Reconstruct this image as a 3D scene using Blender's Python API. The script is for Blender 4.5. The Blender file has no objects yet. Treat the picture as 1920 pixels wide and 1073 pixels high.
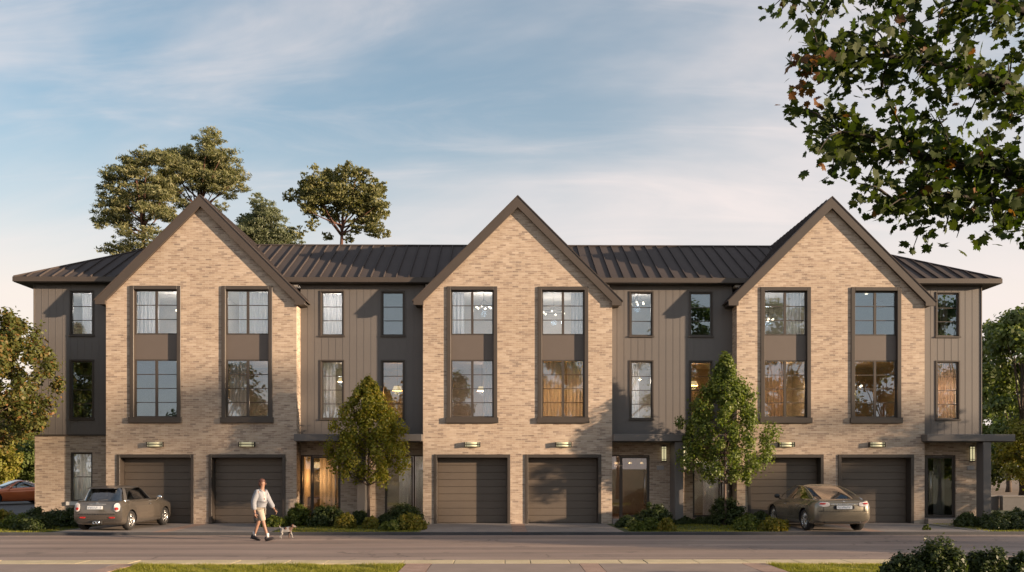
import bpy, bmesh, math, random
import numpy as np
from mathutils import Vector, Matrix

SC = bpy.context.scene
COL = SC.collection
rad = math.radians

# ------------------------------------------------------------------ camera
cam_d = bpy.data.cameras.new('camera')
cam = bpy.data.objects.new('camera', cam_d)
COL.objects.link(cam)
cam.location = (0.0, 0.0, 2.08)
cam.rotation_euler = (rad(90), 0, rad(-0.6))
cam_d.sensor_width = 36
cam_d.lens = 31.69
cam_d.shift_y = 0.1755
cam_d.clip_start = 0.1
cam_d.clip_end = 3000
SC.camera = cam

# ------------------------------------------------------------------ light
SUN_EL, SUN_AZ = 8.7, 110.0            # azimuth measured from +Y towards +X
sv = Vector((math.sin(rad(SUN_AZ)) * math.cos(rad(SUN_EL)),
             math.cos(rad(SUN_AZ)) * math.cos(rad(SUN_EL)), math.sin(rad(SUN_EL))))
sun_d = bpy.data.lights.new('sun', 'SUN')
sun_d.energy = 4.6
sun_d.angle = rad(0.9)
sun_d.color = (1.0, 0.745, 0.505)
sun = bpy.data.objects.new('sun', sun_d)
COL.objects.link(sun)
sun.rotation_euler = sv.to_track_quat('Z', 'Y').to_euler()
sun.location = sv * 80

world = bpy.data.worlds.new('World')
SC.world = world
world.use_nodes = True


def N(nt, t, **kw):
    n = nt.nodes.new(t)
    for k, v in kw.items():
        if k == 'ins':
            for i, val in v.items():
                n.inputs[i].default_value = val
        else:
            setattr(n, k, v)
    return n


def ramp(nt, src, stops, interp='LINEAR'):
    r = N(nt, 'ShaderNodeValToRGB')
    r.color_ramp.interpolation = interp
    els = r.color_ramp.elements
    while len(els) < len(stops):
        els.new(0.5)
    for e, (p, c) in zip(els, stops):
        e.position = p
        e.color = c if len(c) == 4 else (*c, 1)
    nt.links.new(src, r.inputs[0])
    return r.outputs[0]


def mixc(nt, fac, a, b, mode='MIX'):
    m = N(nt, 'ShaderNodeMix', data_type='RGBA', blend_type=mode)
    for sock, v in ((m.inputs[0], fac), (m.inputs[6], a), (m.inputs[7], b)):
        if hasattr(v, 'is_linked') or hasattr(v, 'links'):
            nt.links.new(v, sock)
        elif isinstance(v, (int, float)):
            sock.default_value = v
        else:
            sock.default_value = v if len(v) == 4 else (*v, 1)
    return m.outputs[2]


def mth(nt, op, a, b=0.0, clamp=False):
    m = N(nt, 'ShaderNodeMath', operation=op, use_clamp=clamp)
    for i, v in enumerate((a, b)):
        if hasattr(v, 'links'):
            nt.links.new(v, m.inputs[i])
        else:
            m.inputs[i].default_value = v
    return m.outputs[0]


def build_world():
    nt = world.node_tree
    nt.nodes.clear()
    out = N(nt, 'ShaderNodeOutputWorld')
    bg = N(nt, 'ShaderNodeBackground')
    bg.inputs[1].default_value = 0.094
    sky = N(nt, 'ShaderNodeTexSky', sky_type='NISHITA')
    sky.sun_disc = False
    sky.sun_elevation = rad(SUN_EL)
    sky.sun_rotation = rad(SUN_AZ)
    sky.air_density = 1.0
    sky.dust_density = 1.1
    sky.ozone_density = 1.6
    L = nt.links.new
    tc = N(nt, 'ShaderNodeTexCoord')
    sep = N(nt, 'ShaderNodeSeparateXYZ')
    L(tc.outputs['Generated'], sep.inputs[0])
    zc = mth(nt, 'MAXIMUM', sep.outputs[2], 0.0)
    den = mth(nt, 'ADD', zc, 0.16)
    px = mth(nt, 'DIVIDE', sep.outputs[0], den)
    py = mth(nt, 'DIVIDE', sep.outputs[1], den)
    cmb = N(nt, 'ShaderNodeCombineXYZ')
    L(px, cmb.inputs[0])
    L(py, cmb.inputs[1])
    mp = N(nt, 'ShaderNodeMapping')
    mp.inputs['Rotation'].default_value = (0, 0, rad(-24))
    mp.inputs['Scale'].default_value = (0.62, 1.25, 1)
    mp.inputs['Location'].default_value = (1.1, 4.0, 0)
    L(cmb.outputs[0], mp.inputs[0])
    n1 = N(nt, 'ShaderNodeTexNoise', ins={'Scale': 0.75, 'Detail': 6, 'Roughness': 0.55, 'Distortion': 0.7})
    L(mp.outputs[0], n1.inputs[0])
    mp2 = N(nt, 'ShaderNodeMapping')
    mp2.inputs['Rotation'].default_value = (0, 0, rad(12))
    mp2.inputs['Scale'].default_value = (0.8, 3.0, 1)
    L(cmb.outputs[0], mp2.inputs[0])
    n2 = N(nt, 'ShaderNodeTexNoise', ins={'Scale': 1.5, 'Detail': 8, 'Roughness': 0.6, 'Distortion': 0.9})
    L(mp2.outputs[0], n2.inputs[0])
    a = ramp(nt, n1.outputs[0], [(0.38, (0, 0, 0)), (0.68, (1, 1, 1))], 'EASE')
    b = ramp(nt, n2.outputs[0], [(0.44, (0, 0, 0)), (0.74, (1, 1, 1))], 'EASE')
    cov = mth(nt, 'ADD', mth(nt, 'MULTIPLY', a, 0.66), mth(nt, 'MULTIPLY', b, 0.24), True)
    # thin veil: thick towards the horizon and towards the sun's side
    hz = ramp(nt, zc, [(0.0, (1, 1, 1)), (0.17, (0.86, 0.86, 0.86)), (0.25, (0.40, 0.40, 0.40)), (0.35, (0.12, 0.12, 0.12)), (0.48, (0.04, 0.04, 0.04)), (0.8, (0.01, 0.01, 0.01))])
    side = ramp(nt, mth(nt, 'ADD', mth(nt, 'MULTIPLY', sep.outputs[0], 0.5), 0.5), [(0.24, (0, 0, 0)), (0.85, (1, 1, 1))], 'EASE')
    base = mixc(nt, hz, mixc(nt, 1.0, sky.outputs[0], (0.76, 0.99, 1.0), 'MULTIPLY'), (4.75, 4.05, 3.55))
    base = mixc(nt, mth(nt, 'MULTIPLY', side, 0.26), base, (3.85, 3.70, 3.80))
    cl = mixc(nt, cov, base, (4.35, 3.85, 3.70))
    L(cl, bg.inputs[0])
    L(bg.outputs[0], out.inputs[0])


build_world()
SC.view_settings.view_transform = 'Standard'
SC.view_settings.look = 'None'
SC.view_settings.exposure = 1.25
SC.view_settings.gamma = 1
SC.view_settings.use_curve_mapping = False
SC.cycles.max_bounces = 8
SC.cycles.transparent_max_bounces = 16
SC.cycles.caustics_reflective = False
SC.cycles.caustics_refractive = False
SC.cycles.sample_clamp_indirect = 4

# ------------------------------------------------------------------ materials
MATS = {}


def new_mat(name):
    m = bpy.data.materials.new(name)
    m.use_nodes = True
    nt = m.node_tree
    p = nt.nodes['Principled BSDF']
    MATS[name] = m
    return m, nt, p


def mat(name, col, rough=0.6, metal=0.0, var=0.06, scale=3.0, bump=0.0, bscale=60.0, spec=None, coat=0.0, emit=None, estr=0.0):
    """plain painted / mineral surface with a little tonal variation and grain"""
    m, nt, p = new_mat(name)
    L = nt.links.new
    p.inputs['Roughness'].default_value = rough
    p.inputs['Metallic'].default_value = metal
    if spec is not None:
        p.inputs['Specular IOR Level'].default_value = spec
    if coat:
        p.inputs['Coat Weight'].default_value = coat
        p.inputs['Coat Roughness'].default_value = 0.05
    tc = N(nt, 'ShaderNodeTexCoord')
    n = N(nt, 'ShaderNodeTexNoise', ins={'Scale': scale, 'Detail': 6, 'Roughness': 0.6})
    L(tc.outputs['Object'], n.inputs[0])
    lo = tuple(c * (1 - var) for c in col)
    hi = tuple(min(1, c * (1 + var)) for c in col)
    L(ramp(nt, n.outputs[0], [(0.3, lo), (0.7, hi)]), p.inputs['Base Color'])
    if bump:
        n2 = N(nt, 'ShaderNodeTexNoise', ins={'Scale': bscale, 'Detail': 4})
        L(tc.outputs['Object'], n2.inputs[0])
        b = N(nt, 'ShaderNodeBump', ins={'Strength': bump, 'Distance': 0.02})
        L(n2.outputs[0], b.inputs['Height'])
        L(b.outputs[0], p.inputs['Normal'])
    if emit:
        p.inputs['Emission Color'].default_value = (*emit, 1)
        p.inputs['Emission Strength'].default_value = estr
    return m


def brick_mat():
    m, nt, p = new_mat('brick_blend')
    L = nt.links.new
    geo = N(nt, 'ShaderNodeNewGeometry')
    sep = N(nt, 'ShaderNodeSeparateXYZ')
    L(geo.outputs['Position'], sep.inputs[0])
    cmb = N(nt, 'ShaderNodeCombineXYZ')
    L(mth(nt, 'ADD', sep.outputs[0], sep.outputs[1]), cmb.inputs[0])
    L(sep.outputs[2], cmb.inputs[1])
    br = N(nt, 'ShaderNodeTexBrick', offset=0.5, offset_frequency=2)
    br.inputs['Scale'].default_value = 1
    br.inputs['Mortar Size'].default_value = 0.006
    br.inputs['Mortar Smooth'].default_value = 0.3
    br.inputs['Bias'].default_value = 0.0
    br.inputs['Brick Width'].default_value = 0.225
    br.inputs['Row Height'].default_value = 0.068
    br.inputs['Color1'].default_value = (0, 0, 0, 1)
    br.inputs['Color2'].default_value = (1, 1, 1, 1)
    br.inputs['Mortar'].default_value = (0.5, 0.5, 0.5, 1)
    L(cmb.outputs[0], br.inputs[0])
    col = ramp(nt, br.outputs['Color'], [(0.0, (0.265, 0.200, 0.160)), (0.12, (0.365, 0.275, 0.210)), (0.30, (0.465, 0.358, 0.270)), (0.60, (0.500, 0.392, 0.297)),
                                         (0.90, (0.580, 0.475, 0.375)), (1.0, (0.360, 0.258, 0.195))])
    col = mixc(nt, 0.16, col, (0.44, 0.375, 0.335))
    # streaky tone drift along the courses
    mp = N(nt, 'ShaderNodeMapping')
    mp.inputs['Scale'].default_value = (1.5, 12.0, 1)
    L(cmb.outputs[0], mp.inputs[0])
    n = N(nt, 'ShaderNodeTexNoise', ins={'Scale': 1.6, 'Detail': 6, 'Roughness': 0.65})
    L(mp.outputs[0], n.inputs[0])
    tone = ramp(nt, n.outputs[0], [(0.35, (0.58, 0.51, 0.49)), (0.47, (0.93, 0.91, 0.905)), (0.70, (1.05, 1.05, 1.04))])
    col = mixc(nt, 1.0, col, tone, 'MULTIPLY')
    n3 = N(nt, 'ShaderNodeTexNoise', ins={'Scale': 0.35, 'Detail': 3})
    L(cmb.outputs[0], n3.inputs[0])
    col = mixc(nt, 1.0, col, ramp(nt, n3.outputs[0], [(0.35, (0.92, 0.90, 0.88)), (0.65, (1.05, 1.05, 1.05))]), 'MULTIPLY')
    col = mixc(nt, br.outputs['Fac'], col, (0.50, 0.43, 0.34))
    L(col, p.inputs['Base Color'])
    p.inputs['Roughness'].default_value = 0.85
    n2 = N(nt, 'ShaderNodeTexNoise', ins={'Scale': 30, 'Detail': 5})
    L(cmb.outputs[0], n2.inputs[0])
    hgt = mth(nt, 'ADD', mth(nt, 'MULTIPLY', br.outputs['Fac'], -1.0),
              mth(nt, 'ADD', mth(nt, 'MULTIPLY', br.outputs['Color'], 0.35), mth(nt, 'MULTIPLY', n2.outputs[0], 0.4)))
    b = N(nt, 'ShaderNodeBump', ins={'Strength': 0.30, 'Distance': 0.006})
    L(hgt, b.inputs['Height'])
    L(b.outputs[0], p.inputs['Normal'])
    return m


def leaf_mat(name, cols, trans=0.35, rough=0.5):
    """cols: list of colours picked per leaf"""
    m, nt, p = new_mat(name)
    L = nt.links.new
    geo = N(nt, 'ShaderNodeNewGeometry')
    n = len(cols)
    c = ramp(nt, geo.outputs['Random Per Island'], [((i + 0.5) / n, cc) for i, cc in enumerate(cols)])
    L(c, p.inputs['Base Color'])
    p.inputs['Roughness'].default_value = rough
    p.inputs['Specular IOR Level'].default_value = 0.35
    tr = N(nt, 'ShaderNodeBsdfTranslucent')
    L(mixc(nt, 1.0, c, (1.5, 1.6, 0.7), 'MULTIPLY'), tr.inputs[0])
    mx = N(nt, 'ShaderNodeMixShader')
    mx.inputs[0].default_value = trans
    L(p.outputs[0], mx.inputs[1])
    L(tr.outputs[0], mx.inputs[2])
    L(mx.outputs[0], nt.nodes['Material Output'].inputs[0])
    return m


def glass_mat(name, refl=0.22, tint=(0.80, 0.84, 0.84), rough=0.0, k=1.6, gcol=(.93, .96, 1.0)):
    m, nt, p = new_mat(name)
    L = nt.links.new
    nt.nodes.remove(p)
    tr = N(nt, 'ShaderNodeBsdfTransparent')
    tr.inputs[0].default_value = (*tint, 1)
    gl = N(nt, 'ShaderNodeBsdfGlossy')
    gl.inputs['Roughness'].default_value = rough
    gl.inputs[0].default_value = (*gcol, 1)
    fr = N(nt, 'ShaderNodeFresnel')
    fr.inputs[0].default_value = 1.5
    fac = mth(nt, 'ADD', mth(nt, 'MULTIPLY', fr.outputs[0], k), refl, True)
    mx = N(nt, 'ShaderNodeMixShader')
    L(fac, mx.inputs[0])
    L(tr.outputs[0], mx.inputs[1])
    L(gl.outputs[0], mx.inputs[2])
    L(mx.outputs[0], nt.nodes['Material Output'].inputs[0])
    return m


def ground_mat(name, c1, c2, c3, scale=1.0, stretch=(1, 1, 1), rough=0.9, bump=0.3, fine=40.0):
    m, nt, p = new_mat(name)
    L = nt.links.new
    geo = N(nt, 'ShaderNodeNewGeometry')
    mp = N(nt, 'ShaderNodeMapping')
    mp.inputs['Scale'].default_value = stretch
    L(geo.outputs['Position'], mp.inputs[0])
    n = N(nt, 'ShaderNodeTexNoise', ins={'Scale': scale, 'Detail': 8, 'Roughness': 0.62})
    L(mp.outputs[0], n.inputs[0])
    n2 = N(nt, 'ShaderNodeTexNoise', ins={'Scale': fine, 'Detail': 3})
    L(geo.outputs['Position'], n2.inputs[0])
    c = ramp(nt, n.outputs[0], [(0.3, c1), (0.5, c2), (0.7, c3)])
    c = mixc(nt, 1.0, c, ramp(nt, n2.outputs[0], [(0.3, (0.82, 0.82, 0.82)), (0.7, (1.15, 1.15, 1.15))]), 'MULTIPLY')
    L(c, p.inputs['Base Color'])
    p.inputs['Roughness'].default_value = rough
    b = N(nt, 'ShaderNodeBump', ins={'Strength': bump, 'Distance': 0.01})
    L(n2.outputs[0], b.inputs['Height'])
    L(b.outputs[0], p.inputs['Normal'])
    return m


BRICK = brick_mat()
CLAD = mat('taupe_cladding_paint', (0.140, 0.126, 0.119), 0.55, var=0.05, scale=1.2, bump=0.05)
TRIM = mat('bronze_trim', (0.060, 0.048, 0.040), 0.45, var=0.08)
BARGE = mat('brown_barge_paint', (0.068, 0.053, 0.044), 0.5, var=0.06)
SOFFIT = mat('soffit_paint', (0.035, 0.030, 0.027), 0.6)
ROOFM = mat('standing_seam_metal', (0.074, 0.062, 0.059), 0.65, 0.0, var=0.10, scale=0.8, spec=0.05)
GARAGE = mat('garage_panel_paint', (0.120, 0.095, 0.075), 0.5, var=0.04)
SPANDREL = mat('spandrel_panel', (0.125, 0.102, 0.090), 0.5, var=0.03)
SILLW = mat('pale_stone_sill', (0.62, 0.60, 0.57), 0.7, bump=0.1)
WALLIN = mat('interior_plaster', (0.42, 0.38, 0.33), 0.9, var=0.05)
CEILIN = mat('interior_ceiling', (0.55, 0.52, 0.48), 0.9)
FLOORIN = mat('interior_floor', (0.20, 0.13, 0.08), 0.5, var=0.2)


def cloth_mat(name, col):
    m = mat(name, col, 0.9, var=0.04)
    nt = m.node_tree
    p = nt.nodes['Principled BSDF']
    tr = N(nt, 'ShaderNodeBsdfTranslucent')
    tr.inputs[0].default_value = (*col, 1)
    mx = N(nt, 'ShaderNodeMixShader')
    mx.inputs[0].default_value = 0.42
    nt.links.new(p.outputs[0], mx.inputs[1])
    nt.links.new(tr.outputs[0], mx.inputs[2])
    nt.links.new(mx.outputs[0], nt.nodes['Material Output'].inputs[0])
    return m


CURTAIN = cloth_mat('white_curtain_cloth', (0.84, 0.83, 0.84))
WOODF = mat('furniture_wood', (0.12, 0.07, 0.04), 0.5, var=0.2)
GLASS = glass_mat('window_glass', 0.12, (0.93, 0.95, 0.95), gcol=(.66, .84, 1.0), k=1.2)
DOORGL = glass_mat('door_glass', 0.05, (0.78, 0.78, 0.76))
CONC = ground_mat('driveway_concrete', (0.20, 0.175, 0.160), (0.26, 0.225, 0.205), (0.32, 0.275, 0.25), 0.9, (1, 1, 1), 0.75, 0.12)
PAVER = ground_mat('paver_strip_stone', (0.26, 0.17, 0.13), (0.34, 0.225, 0.175), (0.40, 0.27, 0.215), 2.5, (1, 1, 1), 0.8, 0.2)
ASPH = ground_mat('asphalt', (0.20, 0.150, 0.125), (0.275, 0.207, 0.174), (0.35, 0.268, 0.228), 1.1, (0.10, 1.6, 1), 0.72, 0.55, 70)


def wear(m):
    nt = m.node_tree
    L = nt.links.new
    p = nt.nodes['Principled BSDF']
    src = p.inputs['Base Color'].links[0].from_socket
    geo = N(nt, 'ShaderNodeNewGeometry')
    sep = N(nt, 'ShaderNodeSeparateXYZ')
    L(geo.outputs['Position'], sep.inputs[0])
    warp = N(nt, 'ShaderNodeTexNoise', ins={'Scale': 0.25, 'Detail': 3})
    L(geo.outputs['Position'], warp.inputs[0])
    y = mth(nt, 'ADD', sep.outputs[1], mth(nt, 'MULTIPLY', warp.outputs[0], 0.8))
    tr = mth(nt, 'SINE', mth(nt, 'MULTIPLY', y, 3.6))
    col = mixc(nt, 1.0, src, ramp(nt, mth(nt, 'ADD', mth(nt, 'MULTIPLY', tr, 0.5), 0.5), [(0.2, (0.84, 0.84, 0.85)), (0.9, (1.08, 1.07, 1.06))]), 'MULTIPLY')
    vo = N(nt, 'ShaderNodeTexVoronoi', feature='DISTANCE_TO_EDGE', ins={'Scale': 0.42})
    wv = N(nt, 'ShaderNodeTexNoise', ins={'Scale': 1.7, 'Detail': 5})
    L(geo.outputs['Position'], wv.inputs[0])
    va = N(nt, 'ShaderNodeVectorMath', operation='ADD')
    L(geo.outputs['Position'], va.inputs[0])
    L(wv.outputs['Color'], va.inputs[1])
    L(va.outputs[0], vo.inputs[0])
    pk = N(nt, 'ShaderNodeTexNoise', ins={'Scale': 0.18, 'Detail': 2})
    L(geo.outputs['Position'], pk.inputs[0])
    ck = mth(nt, 'MULTIPLY', ramp(nt, vo.outputs['Distance'], [(0.0, (1, 1, 1)), (0.014, (0, 0, 0))]), ramp(nt, pk.outputs[0], [(0.5, (0, 0, 0)), (0.58, (1, 1, 1))]))
    col = mixc(nt, mth(nt, 'MULTIPLY', ck, 0.7), col, (0.03, 0.026, 0.024))
    st = N(nt, 'ShaderNodeTexNoise', ins={'Scale': 0.9, 'Detail': 4})
    L(geo.outputs['Position'], st.inputs[0])
    col = mixc(nt, ramp(nt, st.outputs[0], [(0.63, (0, 0, 0)), (0.70, (0.45, 0.45, 0.45))]), col, (0.07, 0.06, 0.055))
    L(col, p.inputs['Base Color'])


wear(ASPH)
LOTM = ground_mat('parking_asphalt', (0.045, 0.045, 0.048), (0.06, 0.058, 0.06), (0.08, 0.078, 0.076), 0.5)
KERB = ground_mat('pale_kerb_concrete', (0.44, 0.355, 0.215), (0.54, 0.44, 0.27), (0.62, 0.51, 0.33), 2.0, (1, 1, 1), 0.85, 0.2)
KERBD = mat('grey_kerb_concrete', (0.055, 0.055, 0.06), 0.85, var=0.15, bump=0.1)
GREYW = mat('grey_wall_render', (0.12, 0.115, 0.115), 0.85, var=0.1)
SOIL = ground_mat('grassy_earth', (0.035, 0.045, 0.015), (0.055, 0.070, 0.022), (0.09, 0.095, 0.035), 0.8)
FIELD = ground_mat('dry_field', (0.16, 0.11, 0.075), (0.20, 0.14, 0.095), (0.24, 0.17, 0.115), 0.4)
GRASS = leaf_mat('grass_blades', [(0.14, 0.155, 0.016), (0.20, 0.21, 0.024), (0.25, 0.235, 0.034), (0.175, 0.195, 0.024), (0.30, 0.255, 0.055)], 0.4)
BARK = mat('bark', (0.085, 0.060, 0.045), 0.9, var=0.35, scale=8, bump=0.6, bscale=18)
BARKP = mat('pine_bark', (0.11, 0.052, 0.038), 0.9, var=0.35, scale=4, bump=0.5, bscale=9)
BARKL = mat('pale_bark', (0.14, 0.095, 0.075), 0.9, var=0.35, scale=8, bump=0.4, bscale=20)
LAMPB = mat('lamp_bronze', (0.045, 0.040, 0.032), 0.4, 0.3)
LAMPT = mat('lamp_tube_glass', (0.62, 0.58, 0.40), 0.35, emit=(1.0, 0.88, 0.50), estr=0.11)
LAMPV = mat('lamp_tube_lit', (0.62, 0.58, 0.40), 0.35, emit=(1.0, 0.88, 0.50), estr=0.24)
BULB = mat('bulb_glow', (0.9, 0.85, 0.7), 0.4, emit=(1.0, 0.85, 0.62), estr=1.6)
SHADE = mat('lamp_shade_glow', (0.8, 0.7, 0.5), 0.7, emit=(1.0, 0.72, 0.34), estr=0.34)
STEEL = mat('brushed_steel', (0.60, 0.58, 0.55), 0.3, 0.9)
PLATE = mat('number_plate_grey', (0.36, 0.34, 0.34), 0.5)


# ------------------------------------------------------------------ mesh helpers
class MB:
    def __init__(s):
        s.v, s.f, s.m = [], [], []

    def face(s, pts, mi=0):
        i = len(s.v)
        s.v += [tuple(p) for p in pts]
        s.f.append(tuple(range(i, i + len(pts))))
        s.m.append(mi)

    def box(s, x0, x1, y0, y1, z0, z1, mi=0):
        i = len(s.v)
        s.v += [(x0, y0, z0), (x1, y0, z0), (x1, y1, z0), (x0, y1, z0), (x0, y0, z1), (x1, y0, z1), (x1, y1, z1), (x0, y1, z1)]
        for q in ((0, 3, 2, 1), (4, 5, 6, 7), (0, 1, 5, 4), (1, 2, 6, 5), (2, 3, 7, 6), (3, 0, 4, 7)):
            s.f.append(tuple(i + k for k in q))
            s.m.append(mi)

    def prism(s, poly, a, b, axis='y', mi=0):
        """poly: list of (u,v) extruded along an axis from a to b"""
        def P(u, v, w):
            return {'y': (u, w, v), 'x': (w, u, v), 'z': (u, v, w)}[axis]
        n = len(poly)
        i = len(s.v)
        s.v += [P(u, v, a) for u, v in poly] + [P(u, v, b) for u, v in poly]
        s.f.append(tuple(range(i, i + n)))
        s.f.append(tuple(range(i + 2 * n - 1, i + n - 1, -1)))
        s.m += [mi, mi]
        for k in range(n):
            k2 = (k + 1) % n
            s.f.append((i + k2, i + k, i + n + k, i + n + k2))
            s.m.append(mi)

    def tube(s, pts, rs, n=8, mi=0, caps=True):
        pts = [Vector(p) for p in pts]
        if not hasattr(rs, '__len__'):
            rs = [rs] * len(pts)
        i0 = len(s.v)
        up = None
        for k, p in enumerate(pts):
            d = (pts[min(k + 1, len(pts) - 1)] - pts[max(k - 1, 0)])
            d = d.normalized() if d.length > 1e-9 else Vector((0, 0, 1))
            if up is None:
                up = Vector((0, 0, 1)) if abs(d.z) < 0.9 else Vector((1, 0, 0))
            a = d.cross(up)
            if a.length < 1e-6:
                a = d.cross(Vector((0, 1, 0)))
            a.normalize()
            b = a.cross(d)
            up = b
            for j in range(n):
                t = 2 * math.pi * j / n
                s.v.append(tuple(p + (a * math.cos(t) + b * math.sin(t)) * rs[k]))
        for k in range(len(pts) - 1):
            for j in range(n):
                j2 = (j + 1) % n
                s.f.append((i0 + k * n + j, i0 + k * n + j2, i0 + (k + 1) * n + j2, i0 + (k + 1) * n + j))
                s.m.append(mi)
        if caps:
            s.f.append(tuple(i0 + j for j in range(n - 1, -1, -1)))
            e = i0 + (len(pts) - 1) * n
            s.f.append(tuple(e + j for j in range(n)))
            s.m += [mi, mi]

    def ell(s, c, r, nu=12, nv=8, mi=0):
        i0 = len(s.v)
        for a in range(nv + 1):
            th = math.pi * a / nv
            for b in range(nu):
                ph = 2 * math.pi * b / nu
                s.v.append((c[0] + r[0] * math.sin(th) * math.cos(ph), c[1] + r[1] * math.sin(th) * math.sin(ph), c[2] + r[2] * math.cos(th)))
        for a in range(nv):
            for b in range(nu):
                b2 = (b + 1) % nu
                s.f.append((i0 + a * nu + b, i0 + (a + 1) * nu + b, i0 + (a + 1) * nu + b2, i0 + a * nu + b2))
                s.m.append(mi)

    def lathe(s, prof, n=24, axis='x', c=(0, 0, 0), mi=0):
        """prof: (radius, along-axis) pairs"""
        i0 = len(s.v)
        for r, h in prof:
            for j in range(n):
                t = 2 * math.pi * j / n
                a, b = r * math.cos(t), r * math.sin(t)
                if axis == 'x':
                    s.v.append((c[0] + h, c[1] + a, c[2] + b))
                elif axis == 'z':
                    s.v.append((c[0] + a, c[1] + b, c[2] + h))
                else:
                    s.v.append((c[0] + a, c[1] + h, c[2] + b))
        for k in range(len(prof) - 1):
            for j in range(n):
                j2 = (j + 1) % n
                s.f.append((i0 + k * n + j, i0 + k * n + j2, i0 + (k + 1) * n + j2, i0 + (k + 1) * n + j))
                s.m.append(mi)

    def mesh(s, name, mats, smooth=False):
        me = bpy.data.meshes.new(name)
        me.from_pydata(s.v, [], s.f)
        for m in (mats if isinstance(mats, (list, tuple)) else [mats]):
            me.materials.append(m)
        if any(s.m):
            me.polygons.foreach_set('material_index', s.m)
        if smooth:
            me.polygons.foreach_set('use_smooth', [True] * len(s.f))
        me.update()
        return me


def link(name, me, parent=None, loc=(0, 0, 0), rot=None):
    o = bpy.data.objects.new(name, me)
    COL.objects.link(o)
    o.location = loc
    if rot:
        o.rotation_euler = rot
    if parent:
        o.parent = parent
    return o


def put(name, mb, mats, parent=None, loc=(0, 0, 0), rot=None, smooth=False):
    return link(name, mb.mesh(name, mats, smooth), parent, loc, rot)


def bevel(o, w=0.01, seg=2):
    b = o.modifiers.new('bevel', 'BEVEL')
    b.width = w
    b.segments = seg
    b.limit_method = 'ANGLE'
    b.angle_limit = rad(40)
    return o


def thing(name, label, cat, loc=(0, 0, 0), rotz=0.0, group=None):
    o = bpy.data.objects.new(name, None)
    COL.objects.link(o)
    o.empty_display_size = 0.3
    o.location = loc
    o.rotation_euler = (0, 0, rotz)
    tag(o, label, cat, group)
    return o


def tag(o, label, cat, group=None):
    o['label'] = label
    o['category'] = cat
    if group:
        o['group'] = group
    return o


def struct(o, kind='structure'):
    o['kind'] = kind
    return o


def mesh_np(name, V, F, m):
    """V (n,3) float, F (m,k) int with constant k"""
    V = np.asarray(V, dtype=np.float32)
    F = np.asarray(F, dtype=np.int32)
    me = bpy.data.meshes.new(name)
    nf, k = F.shape
    me.vertices.add(len(V))
    me.vertices.foreach_set('co', V.ravel())
    me.loops.add(nf * k)
    me.loops.foreach_set('vertex_index', F.ravel())
    me.polygons.add(nf)
    me.polygons.foreach_set('loop_start', np.arange(0, nf * k, k, dtype=np.int32))
    try:
        me.polygons.foreach_set('loop_total', np.full(nf, k, dtype=np.int32))
    except Exception:
        pass
    me.materials.append(m)
    me.update(calc_edges=True)
    return me
# ------------------------------------------------------------------ the terrace
BY = 32.5                                   # gable fronts stand at Y = 32.5; the terrace is built in local coordinates
GC = (-10.82, 0.545, 11.88)                 # gable centre lines
GH = 3.41                                   # half width of a gable front
RY = 0.65                                   # set-back of the clad walls
XL, XR = -17.11, 17.68
TOPZ = 8.72
terrace = thing('townhouse_terrace', 'long three-gabled brick townhouse terrace with dark standing seam roof and six garages', 'building', (0, BY, 0))

WIN_MESH = {}
WOFF = 1.64
TALL = (0.91, 3.62, 8.54)                   # half width, bottom, top of the two-storey window bay
RNG = random.Random(11)


def cells(x0, x1, z0, z1, holes):
    xs = sorted({x0, x1, *[min(max(h[0], x0), x1) for h in holes], *[min(max(h[1], x0), x1) for h in holes]})
    zs = sorted({z0, z1, *[min(max(h[2], z0), z1) for h in holes], *[min(max(h[3], z0), z1) for h in holes]})
    for i in range(len(xs) - 1):
        for j in range(len(zs) - 1):
            cx, cz = (xs[i] + xs[i + 1]) / 2, (zs[j] + zs[j + 1]) / 2
            if any(h[0] < cx < h[1] and h[2] < cz < h[3] for h in holes):
                continue
            yield xs[i], xs[i + 1], zs[j], zs[j + 1]


def wall_face(mb, x0, x1, z0, z1, holes, y, rev):
    for a, b, c, d in cells(x0, x1, z0, z1, holes):
        mb.face([(a, y, c), (b, y, c), (b, y, d), (a, y, d)])
    for h in holes:
        a, b, c, d = max(h[0], x0), min(h[1], x1), max(h[2], z0), min(h[3], z1)
        if a >= b or c >= d:
            continue
        if h[0] >= x0:
            mb.face([(a, y, c), (a, y, d), (a, y + rev, d), (a, y + rev, c)])
        if h[1] <= x1:
            mb.face([(b, y, d), (b, y, c), (b, y + rev, c), (b, y + rev, d)])
        if h[3] <= z1:
            mb.face([(a, y, d), (b, y, d), (b, y + rev, d), (a, y + rev, d)])
        if h[2] >= z0:
            mb.face([(b, y, c), (a, y, c), (a, y + rev, c), (b, y + rev, c)])


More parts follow.
